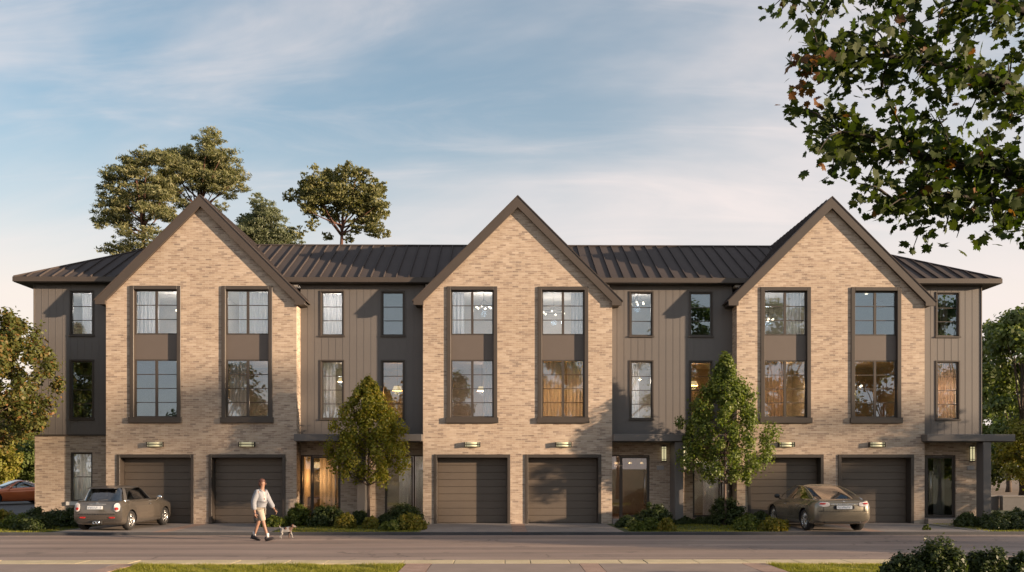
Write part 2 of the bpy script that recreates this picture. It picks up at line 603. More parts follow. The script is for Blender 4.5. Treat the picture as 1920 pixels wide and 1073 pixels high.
# --- brick gables
GAR = (1.375, 0.0, 2.49)                    # half width, bottom, top of a garage surround
for c in GC:
    mb = MB()
    holes = []
    for s in (-1, 1):
        holes.append((c + s * WOFF - TALL[0] + 0.03, c + s * WOFF + TALL[0] - 0.03, TALL[1] + 0.03, TALL[2] - 0.03))
        holes.append((c + s * WOFF - GAR[0] + 0.03, c + s * WOFF + GAR[0] - 0.03, -0.2, GAR[2] - 0.03))
    wall_face(mb, c - GH, c + GH, -0.15, 7.95, holes, 0, 0.40)
    hw = 2.84
    up = [h for h in holes if h[3] > 7.95]
    for a, b, z0, z1 in cells(c - hw, c + hw, 7.95, 8.55, up):
        mb.face([(a, 0, z0), (b, 0, z0), (b, 0, z1), (a, 0, z1)])
    for h in up:
        a, b, d = h[0], h[1], h[3]
        mb.face([(a, 0, 7.95), (a, 0, d), (a, .4, d), (a, .4, 7.95)])
        mb.face([(b, 0, d), (b, 0, 7.95), (b, .4, 7.95), (b, .4, d)])
        mb.face([(a, 0, d), (b, 0, d), (b, .4, d), (a, .4, d)])
    mb.face([(c - GH, 0, 7.95), (c - hw, 0, 7.95), (c - hw, 0, 8.55), (c - GH, 0, 7.98)])
    mb.face([(c + hw, 0, 7.95), (c + GH, 0, 7.95), (c + GH, 0, 7.98), (c + hw, 0, 8.55)])
    mb.face([(c - hw, 0, 8.55), (c + hw, 0, 8.55), (c, 0, 11.39)])
    for s in (-1, 1):                        # returns back to the clad wall
        x = c + s * GH
        q = [(x, 0, -0.15), (x, RY, -0.15), (x, RY, 8.0), (x, 0, 7.98)]
        mb.face(q if s > 0 else q[::-1])
    put('gable_wall', mb, BRICK, terrace)

    # barge boards, roof planes, boxed eaves
    mb = MB()
    for s in (-1, 1):
        poly = [(c, 11.78), (c + s * 3.74, 8.04), (c + s * 3.74, 7.85), (c + s * 3.385, 7.85), (c + s * 3.385, 7.985), (c, 11.365)]
        if s < 0:
            poly = poly[::-1]
        put('barge_board', (lambda m_: (m_.prism(poly, -0.15, -0.06), m_)[1])(MB()), BARGE, terrace)
    mb = MB()
    for s in (-1, 1):                        # soffit slab under the overhang and the eave boxes
        poly = [(c, 11.70), (c + s * 3.70, 8.00), (c + s * 3.70, 7.885), (c + s * 3.40, 7.885), (c + s * 3.40, 8.03), (c, 11.43)]
        if s < 0:
            poly = poly[::-1]
        mb.prism(poly, -0.058, RY + 0.3)
    put('boxed_eave', mb, SOFFIT, terrace)
    for s in (-1, 1):
        mb = MB()
        poly = [(c, 11.80), (c + s * 3.78, 8.02), (c + s * 3.78, 7.98), (c, 11.76)]
        if s < 0:
            poly = poly[::-1]
        mb.prism(poly, -0.17, 8.2)
        y = 0.35
        while y < 8.0:                       # seams running down the slope
            q = [(c + s * 0.02, 11.83), (c + s * 3.77, 8.08), (c + s * 3.77, 8.02), (c + s * 0.02, 11.77)]
            mb.prism(q if s > 0 else q[::-1], y, y + 0.03)
            y += 0.45
        put('gable_roof', mb, ROOFM, terrace)

# --- set-back walls: regions between the gables
regions = [(XL, GC[0] - GH), (GC[0] + GH, GC[1] - GH), (GC[1] + GH, GC[2] - GH), (GC[2] + GH, XR)]
REC_WIN = []
for k, (a, b) in enumerate(regions):
    xs = []
    if k > 0:
        xs.append(a + 1.16)
    if k < 3:
        xs.append(b - 1.16)
    for x in xs:
        REC_WIN.append((k, x))
GWIN = (XL + 1.30, XL + 2.10, 0.77, 2.57)      # brick bay window on the ground floor at the left end
DOOR_W, DOOR_T = 1.46, 2.47
for k, (a, b) in enumerate(regions):
    mbw = MB()
    holes = []
    for kk, x in REC_WIN:
        if kk == k:
            holes += [(x - .40, x + .40, 6.86, 8.46), (x - .40, x + .40, 3.80, 5.92)]
    if k == 0:
        holes.append(GWIN)
    if k > 0:
        holes.append((a - 0.2, a + DOOR_W, 0.15, DOOR_T))
    if k in (1, 2):
        holes.append((b - DOOR_W, b + 0.2, 0.15, DOOR_T))
    wall_face(mbw, a, b, -0.15, 3.2, [h for h in holes if h[2] < 3], RY, 0.14)
    m2 = MB()
    wall_face(m2, a, b, 3.2, TOPZ, [h for h in holes if h[2] > 3], RY, 0.10)
    put('upper_wall', m2, CLAD, terrace)
    put('ground_floor_wall', mbw, BRICK, terrace)
mb = MB()
for x, sgn in ((XL, -1), (XR, 1)):              # end and rear walls
    q = [(x, RY, 3.2), (x, RY, TOPZ), (x, 7.9, TOPZ), (x, 7.9, 3.2)]
    mb.face(q if sgn > 0 else q[::-1], 1)
    q = [(x, RY, -.15), (x, RY, 3.2), (x, 7.9, 3.2), (x, 7.9, -.15)]
    mb.face(q if sgn > 0 else q[::-1], 0)
mb.face([(XR, 7.9, -.15), (XL, 7.9, -.15), (XL, 7.9, TOPZ), (XR, 7.9, TOPZ)], 0)
put('end_wall', mb, [BRICK, CLAD], terrace)

# --- vertical cladding boards, one object each, each with its batten
BW = 0.258
for k, (a, b) in enumerate(regions):
    wins = [(x - .44, x + .44, 6.80, 8.50) for kk, x in REC_WIN if kk == k] + [(x - .44, x + .44, 3.74, 5.96) for kk, x in REC_WIN if kk == k]
    x = a + 0.004
    while x < b - 0.02:
        e = min(x + BW, b - 0.003)
        bx = [(*q, -0.012, -0.003) for q in cells(x + 0.006, e, 3.225, TOPZ - 0.03, wins)]
        bx += [(*q, -0.0175, -0.0125) for q in cells(x, x + 0.018, 3.225, TOPZ - 0.03, wins)]
        while bx:                              # pieces cut apart by a window become boards of their own
            grp, todo = [], [bx.pop()]
            while todo:
                g = todo.pop()
                grp.append(g)
                for h in bx[:]:
                    if h[0] <= g[1] + .001 and h[1] >= g[0] - .001 and h[2] <= g[3] + .001 and h[3] >= g[2] - .001 and \
                            (min(h[3], g[3]) - max(h[2], g[2]) > .01 or min(h[1], g[1]) - max(h[0], g[0]) > .01):
                        bx.remove(h)
                        todo.append(h)
            mb = MB()
            for p, q, r, t, ya, yb_ in grp:
                mb.box(p - x, q - x, ya, yb_, r, t)
            put('cladding_board', mb, CLAD, terrace, (x, RY, 0))
        x += BW
mb = MB()
mb.box(XL - 0.03, XL - 0.002, RY - 0.04, RY + 0.06, 3.22, TOPZ)
mb.box(XR + 0.002, XR + 0.03, RY - 0.04, RY + 0.06, 3.22, TOPZ)
put('corner_trim', mb, CLAD, terrace)


# --- windows
def window(name, x0, x1, z0, z1, y, cols, rows, fr=0.045, mull=0.05, munt=0.024, curtains=(), cmat=None, gl=None, depth=0.06, backdrop=None):
    """frame mesh with panes and curtains as its children; local origin at its lower left corner"""
    W, H = x1 - x0, z1 - z0
    key = (round(W, 3), round(H, 3), cols, rows, fr, mull, munt)
    cw = (W - 2 * fr - (cols - 1) * mull) / cols
    ch = (H - 2 * fr - (rows - 1) * munt) / rows
    if key not in WIN_MESH:
        mb = MB()
        mb.box(0, fr, 0, depth, 0, H)
        mb.box(W - fr, W, 0, depth, 0, H)
        mb.box(fr, W - fr, 0.002, depth, 0, fr)
        mb.box(fr, W - fr, 0.002, depth, H - fr, H)
        for c in range(1, cols):
            xx = fr + c * cw + (c - 1) * mull
            mb.box(xx, xx + mull, 0.004, depth, fr, H - fr)
        for c in range(cols):
            xa = fr + c * (cw + mull)
            for r in range(1, rows):
                zz = fr + r * ch + (r - 1) * munt
                mb.box(xa, xa + cw, 0.010, depth - 0.01, zz, zz + munt)
        pm = MB()
        pm.box(0, cw, -0.003, 0.003, 0, ch)
        WIN_MESH[key] = (mb.mesh(name, TRIM), pm)
    me, pm = WIN_MESH[key]
    w = link(name, me, terrace, (x0, y, z0))
    pk = key + ((gl or GLASS).name,)
    if pk not in WIN_MESH:
        WIN_MESH[pk] = pm.mesh('pane', gl or GLASS)
    for c in range(cols):
        for r in range(rows):
            p = link('pane', WIN_MESH[pk], w, (fr + c * (cw + mull), depth * 0.55, fr + r * (ch + munt)))
            p.rotation_euler = (rad(RNG.uniform(-.12, .12)), 0, rad(RNG.uniform(-.15, .15)))
    for f0, f1 in curtains:
        mb = MB()
        n = max(8, int((f1 - f0) * W / 0.02))
        ph = RNG.uniform(0, 6)
        zt, zb = H - fr, 0.0
        prev = None
        for i in range(n + 1):
            xx = (f0 + (f1 - f0) * i / n) * W
            amp = 0.035
            yy = 0.17 + amp * math.sin(xx * 2 * math.pi / 0.135 + ph) + 0.012 * math.sin(xx * 41 + ph * 2)
            cur = ((xx, yy * 0.9, zt), (xx, yy, (zt + zb) / 2), (xx, yy * 1.04, zb))
            if prev:
                for q in range(2):
                    mb.face([prev[q], prev[q + 1], cur[q + 1], cur[q]])
            prev = cur
        put('curtain', mb, cmat or CURTAIN, w, smooth=True)
    return w


def L_(*a):
    return a


# curtains per gable window: (upper, lower) as fractions of the width
CURT = {(0, -1): ([L_(0.04, 0.52)], []), (0, 1): ([L_(0.26, 0.97)], [L_(0.04, 0.44)]),
        (1, -1): ([L_(0.04, 0.31)], [L_(0.76, 0.97)]), (1, 1): ([L_(0.70, 0.97)], [L_(0.04, 0.56), L_(0.60, 0.97)]),
        (2, -1): ([L_(0.50, 0.92)], [L_(0.03, 0.55)]), (2, 1): ([L_(0.03, 0.09)], [])}
BEIGE = cloth_mat('beige_curtain_cloth', (0.74, 0.58, 0.46))
for gi, c in enumerate(GC):
    for s in (-1, 1):
        x = c + s * WOFF
        x0, x1 = x - TALL[0], x + TALL[0]
        mb = MB()                             # bronze surround
        yf, yb = -0.045, 0.20
        mb.box(x0, x0 + 0.14, yf, yb, TALL[1] + 0.20, TALL[2])
        mb.box(x1 - 0.14, x1, yf, yb, TALL[1] + 0.20, TALL[2])
        mb.box(x0 + 0.14, x1 - 0.14, yf, yb, TALL[2] - 0.13, TALL[2])
        bevel(put('window_surround', mb, TRIM, terrace), 0.008, 1)
        mb = MB()
        mb.box(x0 - 0.04, x1 + 0.04, -0.095, yb, TALL[1], TALL[1] + 0.20)
        bevel(put('window_sill', mb, TRIM, terrace), 0.008, 1)
        mb = MB()
        mb.box(x0 + 0.14, x1 - 0.14, 0.09, 0.20, 5.91, 6.80)
        put('spandrel_panel', mb, SPANDREL, terrace)
        cu, cd = CURT[(gi, s)]
        window('window', x0 + 0.14, x1 - 0.14, 6.80, TALL[2] - 0.13, 0.085, 2, 3, 0.05, 0.09, 0.026, curtains=cu)
        cm = CURTAIN
        if (gi, s) == (1, 1):
            cm = CURTAIN
        if (gi, s) == (2, -1):
            cm = BEIGE
        window('window', x0 + 0.14, x1 - 0.14, TALL[1] + 0.20, 5.91, 0.085, 2, 4, 0.05, 0.09, 0.026, curtains=cd, cmat=cm)
        # garage
        g0, g1 = x - GAR[0], x + GAR[0]
        mb = MB()
        mb.box(g0, g0 + 0.11, -0.035, 0.385, -0.1, GAR[2])
        mb.box(g1 - 0.11, g1, -0.035, 0.385, -0.1, GAR[2])
        mb.box(g0 + 0.11, g1 - 0.11, -0.035, 0.385, GAR[2] - 0.12, GAR[2])
        bevel(put('garage_surround', mb, TRIM, terrace), 0.008, 1)
        gd = MB()
        gd.box(g0 + 0.11, g1 - 0.11, 0.405, 0.46, 0.0, GAR[2] - 0.12)
        gdo = put('garage_door', gd, GARAGE, terrace)
        key = 'door_panel'
        if key not in WIN_MESH:
            pm = MB()
            pm.box(0, 2.53 - 0.012, -0.02, 0.004, 0.0, 0.252)
            WIN_MESH[key] = pm.mesh('door_panel', GARAGE)
        for r in range(9):
            p = link('door_panel', WIN_MESH[key], gdo, (g0 + 0.116, 0.398, 0.012 + r * 0.2615))
            bevel(p, 0.006, 1)

RC = {0: ([L_(.40, .95)], []), 1: ([L_(.06, .95)], [L_(.08, .62)]), 2: ([], []), 3: ([], [L_(.05, .42)]), 4: ([], []), 5: ([L_(.25, .6)], [L_(.04, .96)])}
for i, (k, x) in enumerate(REC_WIN):
    cu, cd = RC[i]
    for z0, z1, rows, cc in ((6.86, 8.46, 3, cu), (3.80, 5.92, 4, cd)):
        w = window('window', x - .40, x + .40, z0, z1, RY + 0.022, 1, rows, 0.05, 0.05, 0.024, curtains=cc, cmat=BEIGE if i == 5 else None)
        mb = MB()
        mb.box(-0.07, 0.87, -0.085, 0.03, -0.055, -0.002)
        put('sill', mb, TRIM, w)
        mb = MB()                              # slim head and jamb trim standing proud of the boards
        mb.box(-0.045, -0.001, -0.062, 0.03, 0.0, z1 - z0 + 0.045)
        mb.box(0.801, 0.845, -0.062, 0.03, 0.0, z1 - z0 + 0.045)
        mb.box(-0.001, 0.801, -0.062, 0.03, z1 - z0 + 0.001, z1 - z0 + 0.045)
        put('trim', mb, TRIM, w)
w = window('window', GWIN[0], GWIN[1], GWIN[2], GWIN[3], RY + 0.05, 1, 2, 0.07, 0.05, 0.03, curtains=[L_(.08, .92)])
mb = MB()
mb.box(-0.14, 0.94, -0.12, 0.02, -0.14, -0.002)
bevel(put('sill', mb, SILLW, w), 0.01)

# --- main roof: front slope in single standing-seam panels
EX0, EX1, EY, EZ = -17.66, 18.22, 0.25, 8.90
RD, RR = 3.96, 2.11                           # run and rise to the ridge
SL = math.atan2(RR, RD)
PW = 0.46
ROT = (SL, 0, 0)
full = None
npan = int(round((EX1 - EX0) / PW))
PW = (EX1 - EX0) / npan
sec = 1 / math.cos(SL)
for i in range(npan):
    xa = EX0 + i * PW
    ta = min(RD, xa - EX0, EX1 - xa)
    tb = min(RD, xa + PW - EX0, EX1 - xa - PW)
    isfull = ta >= RD - 1e-6 and tb >= RD - 1e-6
    if isfull and full:
        me = full
    else:
        mb = MB()
        ya, yb = max(ta, 0) * sec, max(tb, 0) * sec
        top = [(0, 0), (PW, 0), (PW, yb), (0, ya)]
        if ya < 0.02:
            top = [(0, 0), (PW, 0), (PW, yb)]
        if yb < 0.02:
            top = [(0, 0), (PW, 0), (0, ya)]
        mb.prism(top, -0.02, 0.0, 'z')
        if ya > 0.1:
            mb.box(-0.017, 0.017, 0.0, ya, 0.0, 0.055)
        me = mb.mesh('roof_panel', ROOFM)
        if isfull:
            full = me
    link('roof_panel', me, terrace, (xa, EY, EZ), ROT)
mb = MB()
b0 = EY + RD
ridge = EZ + RR
yb = EY + 2 * RD
L0, L1 = (EX0 + RD, b0, ridge - .004), (EX1 - RD, b0, ridge - .004)
mb.face([(EX0, yb, EZ), (EX0, EY, EZ - .004), L0])
mb.face([(EX1, EY, EZ - .004), (EX1, yb, EZ), L1])
mb.face([(EX1, yb, EZ), (EX0, yb, EZ), L0, L1])
for s, xx, xr in ((1, EX0, EX0 + RD), (-1, EX1, EX1 - RD)):   # hip caps
    mb.tube([(xx, EY, EZ + .02), (xr, b0, ridge + .02)], 0.04, 6)
mb.tube([(EX0 + RD, b0, ridge + .02), (EX1 - RD, b0, ridge + .02)], 0.05, 6)
put('hip_roof', mb, ROOFM, terrace)
mb = MB()                                      # fascia all round
FZ0, FZ1 = EZ - 0.16, EZ + 0.012
mb.box(EX0 - 0.03, EX1 + 0.03, EY - 0.035, EY - 0.004, FZ0, FZ1)
mb.box(EX0 - 0.03, EX0 - 0.004, EY - 0.003, yb, FZ0, FZ1)
mb.box(EX1 + 0.004, EX1 + 0.03, EY - 0.003, yb, FZ0, FZ1)
put('fascia', mb, BARGE, terrace)
mb = MB()
mb.box(EX0, EX1, EY, yb, TOPZ, TOPZ + 0.025)
put('soffit', mb, SOFFIT, terrace)

# --- entrance canopies, posts and doors
CZ0, CZ1, CF = 2.955, 3.205, -0.45


def canopy(x0, x1):
    mb = MB()
    mb.box(x0, x1, CF, RY - 0.04, CZ0, CZ1)
    bevel(put('canopy', mb, CLAD, terrace), 0.012, 1)
    mb = MB()
    mb.box(x0 + 0.05, x1 - 0.05, CF + 0.05, RY - 0.05, CZ0 - 0.02, CZ0 - 0.003)
    put('canopy_soffit', mb, SOFFIT, terrace)


def entrance(x0, d, warm=False, half=0.37):
    """glazed entrance from wall edge x0 running in direction d: side light then door"""
    a = min(x0, x0 + d * DOOR_W)
    sl0, sl1 = (0, half) if d > 0 else (DOOR_W - half, DOOR_W)
    dr0, dr1 = (half, DOOR_W) if d > 0 else (0, DOOR_W - half)
    H = DOOR_T - 0.17
    mb = MB()
    mb.box(0, DOOR_W, 0, 0.08, H - 0.05, H)
    for xx in (0, (half if d > 0 else DOOR_W - half) - 0.03, DOOR_W - 0.05):
        mb.box(xx, xx + (0.06 if 0 < xx < DOOR_W - 0.1 else 0.05), 0.002, 0.08, 0, H - 0.05)
    fr = put('door_frame', mb, TRIM, terrace, (a, RY + 0.05, 0.17))
    mb = MB()
    mb.box(sl0 + 0.05, sl1 - 0.03, 0.04, 0.048, 0.02, H - 0.05)
    put('side_pane', mb, DOORGL, fr)
    mb = MB()
    x_a, x_b = dr0 + 0.035, dr1 - 0.055
    mb.box(x_a, x_a + 0.055, 0.02, 0.06, 0, H - 0.055)
    mb.box(x_b - 0.055, x_b, 0.02, 0.06, 0, H - 0.055)
    mb.box(x_a + 0.055, x_b - 0.055, 0.022, 0.06, 0, 0.09)
    mb.box(x_a + 0.055, x_b - 0.055, 0.022, 0.06, H - 0.115, H - 0.055)
    dd = put('entrance_door', mb, TRIM, terrace, (a, RY + 0.05, 0.17))
    mb = MB()
    mb.box(x_a + 0.055, x_b - 0.055, 0.038, 0.046, 0.09, H - 0.115)
    put('pane', mb, DOORGL, dd)
    hx = x_a + 0.13 if (d > 0) == (not warm) else x_b - 0.13
    mb = MB()
    mb.tube([(hx, -0.05, 0.52), (hx, -0.05, 1.72)], 0.016, 8)
    for zz in (0.62, 1.62):
        mb.tube([(hx, -0.05, zz), (hx, 0.03, zz)], 0.010, 6)
    put('handle', mb, STEEL, dd, smooth=True)
    mb = MB()
    mb.box(a - 0.02 if d < 0 else a, a + DOOR_W + (0.02 if d > 0 else 0), -0.25, RY + 0.13, -0.1, 0.16)
    bevel(put('entrance_step', mb, CONC, terrace), 0.01, 1)


for k in (1, 2):
    a, b = regions[k]
    canopy(a + 0.004, b - 0.004)
    m = (a + b) / 2 + 0.1
    mb = MB()
    mb.box(m - 0.15, m + 0.15, -0.36, RY - 0.02, -0.1, CZ0 - 0.022)
    bevel(put('dividing_fin', mb, CLAD, terrace), 0.01, 1)
    entrance(a + 0.012, 1, warm=True)
    entrance(b - 0.012, -1)
a, b = regions[3]
canopy(a - 0.12, b + 0.66)
mb = MB()
mb.box(17.22, 17.50, -0.40, 0.10, -0.1, CZ0 - 0.022)
bevel(put('canopy_post', mb, CLAD, terrace), 0.012, 1)
entrance(a + 0.012, 1, half=0.36)
for k, xs in ((2, (-0.40, 0.58)), (3, (0,))):
    for dx in xs:
        xx = (regions[2][0] + regions[2][1]) / 2 + dx if k == 2 else 17.30
        mb = MB()
        mb.box(xx - 0.13, xx + 0.13, RY - 0.03, RY - 0.003, 1.93, 2.08)
        bevel(put('number_plate', mb, PLATE, terrace), 0.005, 1)
mb = MB()
mb.box(regions[0][0], regions[0][1], RY - 0.05, RY - 0.002, 3.17, 3.222)
put('drip_trim', mb, TRIM, terrace)

# --- interior shell: floors, party walls, rear walls of the front rooms
mb = MB()
IY = 0.30
for z0, z1 in ((-0.1, 0.14), (2.78, 3.22), (6.02, 6.52), (8.62, 8.70)):
    mb.box(XL + .05, XR - .05, 0.93, 4.2, z0, z1, 1 if z0 > 2 else 2)
    for c in GC:
        mb.box(c - GH + .05, c + GH - .05, 0.42, 0.9305, z0, z1, 1 if z0 > 2 else 2)
cuts = [XL + 0.06]
for c in GC:
    cuts += [c - GH, c, c + GH]
for k in (1, 2):
    cuts.append(sum(regions[k]) / 2 + 0.1)
cuts.append(XR - 0.06)
for x in sorted(cuts):
    y0 = 0.43 if any(abs(x - c) < 0.1 for c in GC) else 0.95
    for z0, z1 in ((0.14, 2.78), (3.22, 6.02), (6.52, 8.62)):
        mb.box(x - 0.06, x + 0.06, y0, 4.18, z0 + .002, z1 - .002)
for z0, z1 in ((0.14, 2.78), (3.22, 6.02), (6.52, 8.62)):
    mb.box(XL + .05, XR - .05, 4.2, 4.3, z0, z1)
put('interior_shell', mb, [WALLIN, CEILIN, FLOORIN], terrace)


# --- wall lamps
def wall_lamp(x, z, y, vertical, label, lit=None):
    grp = 'twin tube lamps by the doors' if vertical else 'twin tube lamps above the garages'
    t = thing('wall_lamp', label, 'wall lamp', (x, y, z), 0, grp)
    L, h, D = 0.58, 0.175, 0.135
    mb = MB()

    def bx(u0, u1, y0, y1, v0, v1):
        if vertical:
            mb.box(v0, v1, y0, y1, u0, u1)
        else:
            mb.box(u0, u1, y0, y1, v0, v1)
    bx(-L / 2 + .03, L / 2 - .03, -0.03, -0.001, -h / 2 + .02, h / 2 - .02)
    bx(-L / 2, -L / 2 + 0.035, -D, -0.002, -h / 2, h / 2)
    bx(L / 2 - 0.035, L / 2, -D, -0.002, -h / 2, h / 2)
    bx(-L / 2 + .035, L / 2 - .035, -D + .03, -0.031, -0.012, 0.012)
    for u in (-L / 2 + .075, L / 2 - .095):
        bx(u, u + .02, -D + .004, -0.031, -h / 2 + .004, h / 2 - .004)
    bevel(put('housing', mb, LAMPB, t), 0.004, 1)
    for v in (-0.046, 0.046):
        mb = MB()
        if vertical:
            mb.tube([(v, -D + 0.05, -L / 2 + .03), (v, -D + .05, L / 2 - .03)], 0.034, 12)
        else:
            mb.tube([(-L / 2 + .03, -D + .05, v), (L / 2 - .03, -D + .05, v)], 0.034, 12)
        put('tube', mb, LAMPV if vertical else LAMPT, t, smooth=True)
    return t


where = ['grey hatchback in front of it', 'walking man in front of it']
labs = ['horizontal twin tube lamp above the garage behind the grey-brown hatchback',
        'horizontal twin tube lamp above the garage behind the walking man',
        'horizontal twin tube lamp above the left garage of the middle gable',
        'horizontal twin tube lamp above the right garage of the middle gable',
        'horizontal twin tube lamp beside the right street tree crown',
        'horizontal twin tube lamp above the garage behind the bronze saloon']
i = 0
for c in GC:
    for s in (-1, 1):
        wall_lamp(c + s * WOFF + 0.01, 2.845, BY - 0.0, False, labs[i])
        i += 1
mid2 = sum(regions[2]) / 2
wall_lamp(mid2 - 0.28, 2.52, BY + RY - 0.0, True, 'upright lit twin tube lamp left of the brown dividing fin')
wall_lamp(mid2 + 0.50, 2.52, BY + RY - 0.0, True, 'upright lit twin tube lamp right of the brown fin, half hidden by the street tree')
wall_lamp(17.33, 2.52, BY + RY - 0.0, True, 'upright lit twin tube lamp beside the glass door at the right end')


# --- things inside the rooms
def pendant(x, y, ztop, drop, r, label, watts=0.0, col=(1, .6, .28), style='shade'):
    t = thing('pendant_lamp', label, 'pendant lamp', (x, BY + y, ztop))
    mb = MB()
    mb.tube([(0, 0, 0), (0, 0, -drop)], 0.006, 6)
    put('cord', mb, LAMPB, t)
    if style == 'shade':
        mb = MB()
        mb.lathe([(r * .62, -drop + 0.02), (r, -drop - r * 0.75)], 20, 'z')
        put('shade', mb, SHADE, t, smooth=True)
        mb = MB()
        mb.ell((0, 0, -drop - r * .4), (r * .3,) * 3, 10, 6)
        put('bulb', mb, BULB, t, smooth=True)
    else:                                     # a ring of small bulbs
        mb = MB()
        mb.lathe([(r, -drop), (r + .012, -drop - .012), (r, -drop - .024), (r - .012, -drop - .012), (r, -drop)], 24, 'z')
        for k in range(3):
            a = k * 2.094
            mb.tube([(0, 0, -drop + 0.25), (r * math.cos(a), r * math.sin(a), -drop)], 0.004, 5)
        put('ring', mb, LAMPB, t, smooth=True)
        for k in range(6):
            a = k * math.pi / 3 + .3
            mb = MB()
            mb.ell((r * math.cos(a), r * math.sin(a), -drop - .05), (.032, .032, .04), 8, 6)
            put('bulb', mb, BULB, t, smooth=True)
    if watts:
        ld = bpy.data.lights.new('pendant_light', 'POINT')
        ld.energy = watts
        ld.color = col
        ld.shadow_soft_size = 0.12
        lo = bpy.data.objects.new('pendant_light', ld)
        COL.objects.link(lo)
        lo.parent = t
        lo.location = (0, 0, -drop - r)
    return t


COOL, WARM, ORG = (1, .88, .80), (1, .58, .28), (1, .47, .16)
pendant(GC[0] - WOFF + .30, 1.7, 8.6, 0.60, 0.16, 'small glowing pendant in the top window behind the leftmost gable', 42, COOL, style='ring')
pendant(GC[0] + WOFF + .25, 2.2, 8.6, 0.20, 0.12, 'small ring pendant high in the top right window of the first gable', 46, COOL, style='ring')
pendant(GC[1] - WOFF + .38, 1.5, 8.6, 0.50, 0.28, 'ring of small bulbs in the top left window of the middle gable', 42, COOL, style='ring')
pendant(GC[1] + WOFF - .2, 2.4, 8.6, 0.55, 0.42, 'wide ring of faint bulbs in the top right window of the middle gable', 36, COOL, style='ring')
pendant(GC[1] + WOFF - .1, 1.6, 6.0, 0.95, 0.26, 'white shaded pendant in the orange-lit window of the middle gable', 50, ORG)
pendant(GC[1] - WOFF + .3, 2.2, 6.0, 0.9, 0.2, 'shaded pendant behind the lower left window of the middle gable', 26, (1, .62, .45))
pendant(GC[2] + WOFF - .2, 1.6, 6.0, 0.85, 0.32, 'ring pendant in the lower right window of the last gable', 12, ORG, style='ring')
pendant(GC[2] - WOFF + .4, 1.9, 6.0, 0.7, 0.22, 'shaded pendant in the beige-curtained window of the last gable', 46, WARM)
pendant(GC[2] - WOFF - .1, 1.8, 8.6, 0.9, 0.2, 'ring pendant in the top left window of the last gable', 22, COOL, style='ring')
pendant(GC[0] + WOFF + .35, 2.1, 6.0, 1.3, 0.16, 'small warm pendant behind the lower right window of the first gable', 22, (1, .66, .45))
pendant(regions[1][0] + 1.16, 1.9, 8.6, 0.35, 0.18, 'ring pendant behind the curtained top window right of the first gable', 40, COOL, style='ring')
pendant(regions[1][0] + 1.30, 1.9, 6.0, 0.6, 0.18, 'shaded pendant behind the curtained window left of the left street tree', 34, (1, .8, .65))
pendant(regions[2][0] + 1.16, 1.7, 8.6, 0.30, 0.27, 'small chandelier in the top window right of the middle gable', 16, COOL, style='ring')
pendant(regions[2][0] + 1.16, 1.9, 6.0, 0.5, 0.18, 'shaded pendant in the lower window right of the middle gable', 40, (1, .8, .65))
pendant(regions[2][1] - 1.16, 2.0, 6.0, 0.7, 0.2, 'shaded pendant in the orange-lit window behind the right street tree', 26, ORG)
pendant(regions[1][1] - 1.16, 2.0, 6.0, 0.9, 0.2, 'shaded pendant in the brown-lit window above the left street tree', 22, ORG)
pendant(regions[3][0] + 1.16, 1.9, 6.0, 0.7, 0.2, 'shaded pendant behind the beige curtain of the end window', 44, (1, .66, .45))
pendant(regions[0][1] - 1.16, 1.9, 8.6, 0.4, 0.18, 'ring pendant in the top window of the left end', 20, COOL, style='ring')
pendant(regions[0][0] + 1.70, 1.9, 2.75, 0.4, 0.18, 'shaded pendant behind the ground floor window at the left end', 16, (1, .85, .7))
pendant(regions[2][1] - 0.9, 2.2, 2.75, 0.4, 0.18, 'shaded pendant behind the entrance right of the brown fin', 14, (1, .85, .75))
pendant(regions[1][1] - 0.9, 2.2, 2.75, 0.4, 0.18, 'shaded pendant behind the glass entrance beside the middle gable', 16, (1, .85, .75))
pendant(regions[2][0] + 0.35, 1.6, 2.75, 0.55, 0.07, 'left small bulb of the row behind the entrance glass right of the middle gable', 16, (1, .6, .4))
pendant(regions[2][0] + 0.88, 1.6, 2.75, 0.55, 0.07, 'middle small bulb of the row behind the entrance glass right of the middle gable')
pendant(regions[2][0] + 1.32, 1.6, 2.75, 0.55, 0.07, 'right small bulb of the row behind the entrance glass right of the middle gable')

t = thing('console_table', 'dark wooden hall table under the lit lamp in the warm hallway', 'table', (regions[1][0] + 0.50, BY + 1.75, 0.14))
mb = MB()
mb.box(-.55, .55, -.2, .2, .72, .77)
put('table_top', mb, WOODF, t)
for sx in (-1, 1):
    for sy in (-1, 1):
        mb = MB()
        mb.box(sx * .5 - .03, sx * .5 + .03, sy * .16 - .03, sy * .16 + .03, 0, .718)
        put('leg', mb, WOODF, t)
t = thing('wall_sconce', 'glowing shaded lamp on dark arms in the warm left hallway', 'lamp', (regions[1][0] + 0.40, BY + 1.6, 2.05))
mb = MB()
mb.lathe([(.13, .16), (.20, -.06)], 20, 'z')
put('shade', mb, SHADE, t, smooth=True)
mb = MB()
mb.tube([(0, 0, -.06), (0, 0, -.16), (.0, .0, -.2)], .012, 6)
for k in (-1, 1):
    mb.tube([(0, 0, -.16), (k * .08, 0, -.24), (k * .13, 0, -.16)], .009, 6)
mb.tube([(0, 0, .1), (0, 0, .72)], .008, 6)
put('arms', mb, LAMPB, t, smooth=True)
ld = bpy.data.lights.new('sconce_light', 'POINT')
ld.energy = 24
ld.color = (1, .48, .16)
ld.shadow_soft_size = 0.15
lo = bpy.data.objects.new('sconce_light', ld)
COL.objects.link(lo)
lo.parent = t
lo.location = (0.1, -0.05, -0.45)
